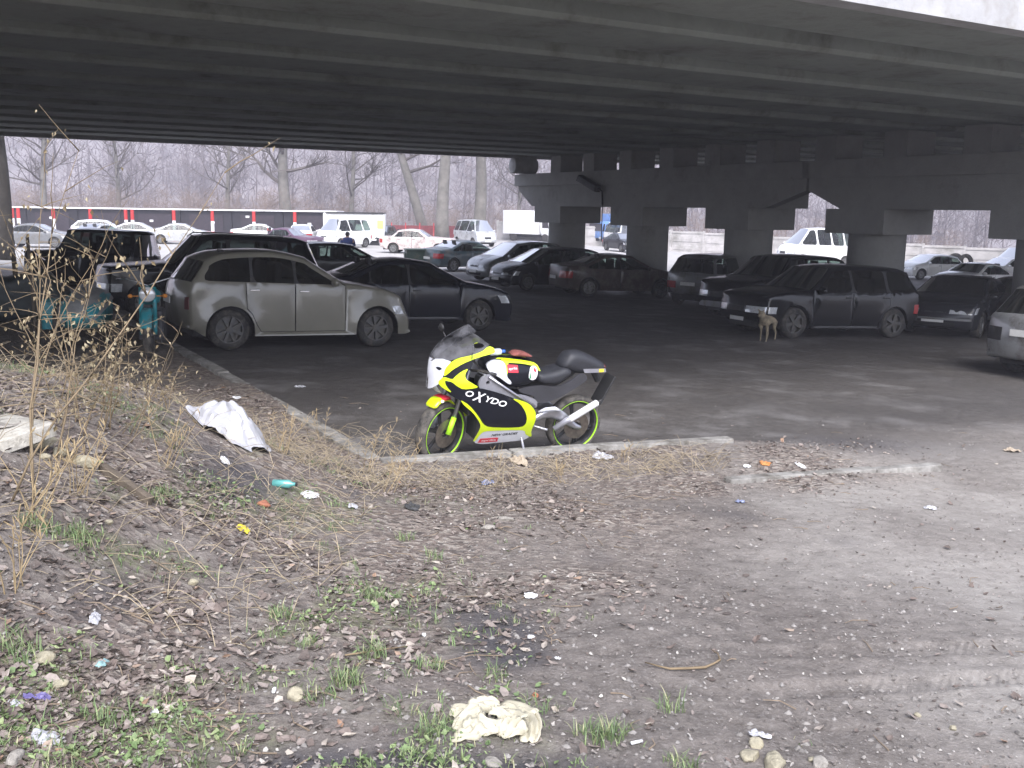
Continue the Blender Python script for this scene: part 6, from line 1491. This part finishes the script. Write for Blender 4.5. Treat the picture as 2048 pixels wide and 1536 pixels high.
def sheet_scrap():
    c0 = at(985, 1462); mb = MB(); rr = random.Random(3)
    def W_(q): v = at(*q); return v - c0
    # each fold: centre line in photo pixels, half width, height at start / middle / end, twist
    for pts, hw, hs in ((((900, 1424), (925, 1430), (945, 1442)), .022, (.012, .03, .02)), (((935, 1420), (960, 1424), (1000, 1430)), .016, (.03, .05, .035)), (((912, 1462), (935, 1445), (965, 1440)), .016, (.010, .04, .05)),
                        (((912, 1470), (935, 1478), (958, 1462)), .030, (.008, .022, .05)), (((950, 1458), (975, 1465), (1000, 1470)), .024, (.05, .018, .03)), (((985, 1440), (1015, 1448), (1040, 1462)), .030, (.06, .045, .05)),
                        (((1000, 1424), (1035, 1432), (1062, 1452)), .026, (.035, .06, .04)), (((1050, 1440), (1068, 1462), (1058, 1490)), .022, (.04, .035, .006)), (((1000, 1478), (1025, 1470), (1045, 1462)), .020, (.015, .04, .05))):
        a_, b_, c_ = [W_(q) for q in pts]; n = 9; vs = []; m = 8; tw0 = rr.uniform(-.6, .6)
        for i in range(n + 1):
            t = i / n; p = a_ * (1 - t) ** 2 + b_ * 2 * t * (1 - t) + c_ * t * t; d = ((b_ - a_) * (1 - t) + (c_ - b_) * t); d.z = 0; d.normalize(); s = Vector((-d.y, d.x, 0)); h = hs[0] * (1 - t) ** 2 + hs[1] * 2 * t * (1 - t) + hs[2] * t * t
            w_ = hw * 1.75 * (1 + .5 * mnoise.noise(Vector((t * 4, hw * 90, 1)))) * (.75 + .25 * math.sin(math.pi * t))
            for j in range(m + 1):
                u = -1 + 2 * j / m; z = h * .75 + .9 * w_ * (abs(mnoise.noise(Vector((u * 1.9 + hw * 300, t * 1.6, 2)))) - .25) + w_ * u * math.sin(tw0 + t * 2) * .45 + .006 * mnoise.noise(Vector((t * 7, u * 3, hw * 77))); q = p + s * (w_ * u); vs.append((q.x, q.y, max(z + p.z, .004 + p.z * .5)))
        k = len(vs); fs = [(i * (m + 1) + j, (i + 1) * (m + 1) + j, (i + 1) * (m + 1) + j + 1, i * (m + 1) + j + 1) for i in range(n) for j in range(m)]; mb.add(vs, fs)
    o = mb.build('crumpled_sheet', M_cream, None, angle=22); o.location = c0; md = o.modifiers.new('t', 'SOLIDIFY'); md.thickness = .003
    tag(o, 'large crumpled cream sheet lying on the mud in front', 'sheet')
sheet_scrap()
crumple('plastic_sheeting', 462, 872, 142, 110, M_plas, 'big sagging sheet of dirty white plastic on the left bank', 'plastic sheet', 9, hgt=.30, res=24, sharp=1.0, aspect=.9, shape=lambda u, v: 2.5 * max(0, 1 - math.hypot((u - .05) * 1.1, (v - .1) * .9)) ** .75 + .6 * max(0, 1 - math.hypot(u - .3, v + .1) * 1.2))
for a_ in ((620, 992, 28, 22, M_plas2, 'small bright white crumpled bag on the litter', 'bag', 2), (1206, 917, 46, 18, M_plas, 'white and yellow crumpled bag beside the kerb', 'bag', 3), (95, 1482, 60, 40, M_plas, 'grey-white plastic rag near the bottom left corner', 'rag', 5), (1062, 1195, 30, 22, M_plas2, 'bright white crumpled paper in the middle of the ground', 'paper', 6),
           (1062, 1276, 16, 14, M_plas2, 'small white ball of paper below the bigger one', 'paper', 7), (1518, 1475, 48, 20, M_plas, 'clear plastic scrap at the lower right', 'plastic scrap', 8), (706, 1014, 22, 14, M_plas, 'pale plastic scrap right of the brick fragment', 'plastic scrap', 10), (1037, 925, 36, 22, pmat('kraft_paper', (.40, .33, .25), .8, var=.2), 'pale forked scrap of card below the side stand', 'card', 11),
           (824, 1016, 36, 20, pmat('dark_scrap', (.05, .05, .05), .6, var=.4), 'dark arched scrap sticking up from the litter', 'scrap', 12), (487, 1062, 26, 16, pmat('yellow_wrapper', (.62, .50, .05), .4, var=.2), 'yellow sweet wrapper on the left bank', 'wrapper', 13), (1040, 902, 18, 8, pmat('orange_scrap', (.45, .18, .05), .6, var=.2), 'orange scrap on the dirt by the kerb', 'scrap', 14),
           (75, 1401, 50, 10, pmat('purple_wrapper', (.13, .11, .26), .3, var=.3), 'purple and silver wrapper on the lower left', 'wrapper', 15), (28, 1410, 24, 14, M_plas, 'white scrap left of the purple wrapper', 'scrap', 16), (308, 1428, 20, 10, M_plas2, 'white scrap on the leaves at lower left of centre', 'scrap', 17), (1115, 1319, 14, 8, M_plas2, 'tiny white scrap right of the crumpled sheet', 'scrap', 18), (848, 1272, 9, 8, M_plas2, 'white speck beside the dark mud patch', 'scrap', 19),
           (975, 968, 30, 10, pmat('blue_wrapper', (.22, .25, .38), .35, var=.4), 'blue and white wrapper in the litter below the belly pan', 'wrapper', 20), (1480, 1006, 22, 8, pmat('blue_wrapper', (.22, .25, .38), .35, var=.4), 'blue scrap at the edge of the bare ground', 'scrap', 21), (1494, 934, 18, 7, M_plas2, 'white scrap left of the yellow-white one by the buried kerb', 'scrap', 22), (1600, 932, 16, 12, M_plas2, 'white and yellow scrap at the buried kerb', 'scrap', 23),
           (1530, 928, 26, 8, pmat('orange_scrap', (.45, .18, .05), .6, var=.2), 'orange-brown leaf-like scrap above the buried kerb', 'scrap', 24), (2025, 903, 30, 10, pmat('kraft_paper', (.40, .33, .25), .8, var=.2), 'pale card lying at the right edge', 'card', 25), (1860, 1018, 26, 10, M_plas, 'white scrap on the bare ground at the right', 'scrap', 26), (450, 922, 20, 10, M_plas2, 'white scrap with red below the plastic sheeting', 'scrap', 27),
           (548, 1383, 8, 14, M_plas2, 'small upright white tag beside the mossy stone', 'tag', 28), (190, 1240, 22, 26, M_plas, 'grey plastic shred on the left bank', 'shred', 29), (205, 1330, 22, 22, pmat('teal_scrap', (.22, .36, .36), .5, var=.3), 'pale teal shred on the left bank', 'shred', 30), (474, 796, 18, 7, M_plas2, 'white scrap above the tip of the plastic sheeting', 'scrap', 31), (600, 775, 24, 5, M_plas, 'flat white scrap on the dark lot', 'scrap', 32)):
    crumple('litter_scrap', a_[0], a_[1], a_[2] * .85, a_[3] * .85, a_[4], a_[5], a_[6], a_[7], hgt=.4, res=9, sharp=1.2)
# bottles
def bottle(px, py, l, r_, rz, mat, label):
    p = at(px, py); t = empty('bottle', p + Vector((0, 0, r_ + .006)), rz, label, 'bottle')
    MB().tube([(-l / 2, 0, 0), (-l / 2 + .004, 0, 0), (l * .2, 0, 0), (l * .33, 0, 0), (l * .45, 0, 0)], [r_ * .8, r_, r_, r_ * .45, r_ * .42], 12).build('bottle_body', mat, t, smooth=True)
    MB().tube([(l * .45, 0, 0), (l * .5, 0, 0)], r_ * .5, 10).build('cap', M_blk, t, smooth=True)
bottle(570, 978, .16, .028, R(-6), pmat('bottle_teal', (.10, .33, .31), .15, var=.15, coat=1), 'small teal bottle lying on the litter')
# broken concrete slab at the left edge
p = at(35, 872); sb_ = empty('concrete_slab', at(28, 880), R(-30), 'broken concrete slab with a hollow at the left edge', 'slab'); M_slab = pmat('slab_concrete', (.42, .40, .35), .9, var=.25, scale=10, bump=.5, bscale=40, dirt=(.2, .18, .14), dirt_amt=.25, dirt_scale=6)
MB().rbox((-.06, .0, .03), (.40, .30, .07), .02, M=Matrix.Rotation(R(8), 4, 'X')).build('slab_block', M_slab, sb_, angle=40); mb = MB(); mb.lathe([(.001, .069), (.075, .070), (.09, .078), (.10, .070)], n=20, axis='Z', c=(-.10, .0, 0)); mb.build('hollow_rim', M_sg, sb_, smooth=True)
# old plank along the edge of the bank
p = at(200, 940); q_ = at(300, 1010); d = q_ - p; pl = MB().rbox((d.length / 2, 0, .02), (d.length, .045, .05), .01).build('old_plank', pmat('plank_wood', (.10, .08, .06), .95, var=.4, scale=10, bump=.6), None, angle=40); pl.location = p; pl.rotation_euler = (0, -math.asin(max(-1, min(1, d.z / d.length))), math.atan2(d.y, d.x)); tag(pl, 'dark old plank slanting down the left bank', 'plank')
# forked branch on the bare ground
br_ = empty('fallen_branch', at(1340, 1338), 0, 'thin forked dry branch on the bare ground', 'branch'); b0 = br_.location
def bp2(q): v = at(*q); return v - b0 + Vector((0, 0, .012))
MB().tube([bp2(q) for q in ((1290, 1330), (1318, 1338), (1340, 1343), (1378, 1342), (1410, 1340), (1428, 1332), (1440, 1322))], [.003, .004, .005, .006, .006, .004, .003], 6).build('main_stem', M_stem, br_, smooth=True)
MB().tube([bp2(q) for q in ((1425, 1334), (1440, 1325), (1435, 1312), (1422, 1304))], [.004, .004, .003, .002], 6).build('side_twig', M_stem, br_, smooth=True)
o = MB().tube([at(1262, 1492) + Vector((0, 0, .01)), at(1284, 1487) + Vector((0, 0, .01))], .006, 8).build('white_stick', M_plas2, None, smooth=True); tag(o, 'short white stick right of the crumpled sheet', 'stick')
for k, (q, l_) in enumerate((((632, 1302), 'pale curved twig beside the grass at the dark patch'),)):
    o = MB().tube([at(690 + 0, 1315) + Vector((0, 0, .01)), at(765, 1308) + Vector((0, 0, .02)), at(815, 1298) + Vector((0, 0, .012))], [.004, .004, .003], 6).build('dry_twig', M_stem, None, smooth=True); tag(o, l_, 'twig')
# ------------------------------------------------------------ haze
hz = MB(); hz.box((0, 215, 48), (1100, 860, 120)); hzo = hz.build('haze')
hm = bpy.data.materials.new('haze'); hm.use_nodes = True; nt = hm.node_tree
for n in list(nt.nodes):
    if n.type != 'OUTPUT_MATERIAL': nt.nodes.remove(n)
pv = nt.nodes.new('ShaderNodeVolumePrincipled'); pv.inputs['Density'].default_value = .0015; pv.inputs['Color'].default_value = (.88, .88, 1.0, 1)
pv.inputs['Anisotropy'].default_value = .2
nt.links.new(pv.outputs[0], nt.nodes['Material Output'].inputs['Volume'])
hzo.data.materials.append(hm); tag(hzo, 'pale winter haze over the hillside', 'haze', kind='stuff')
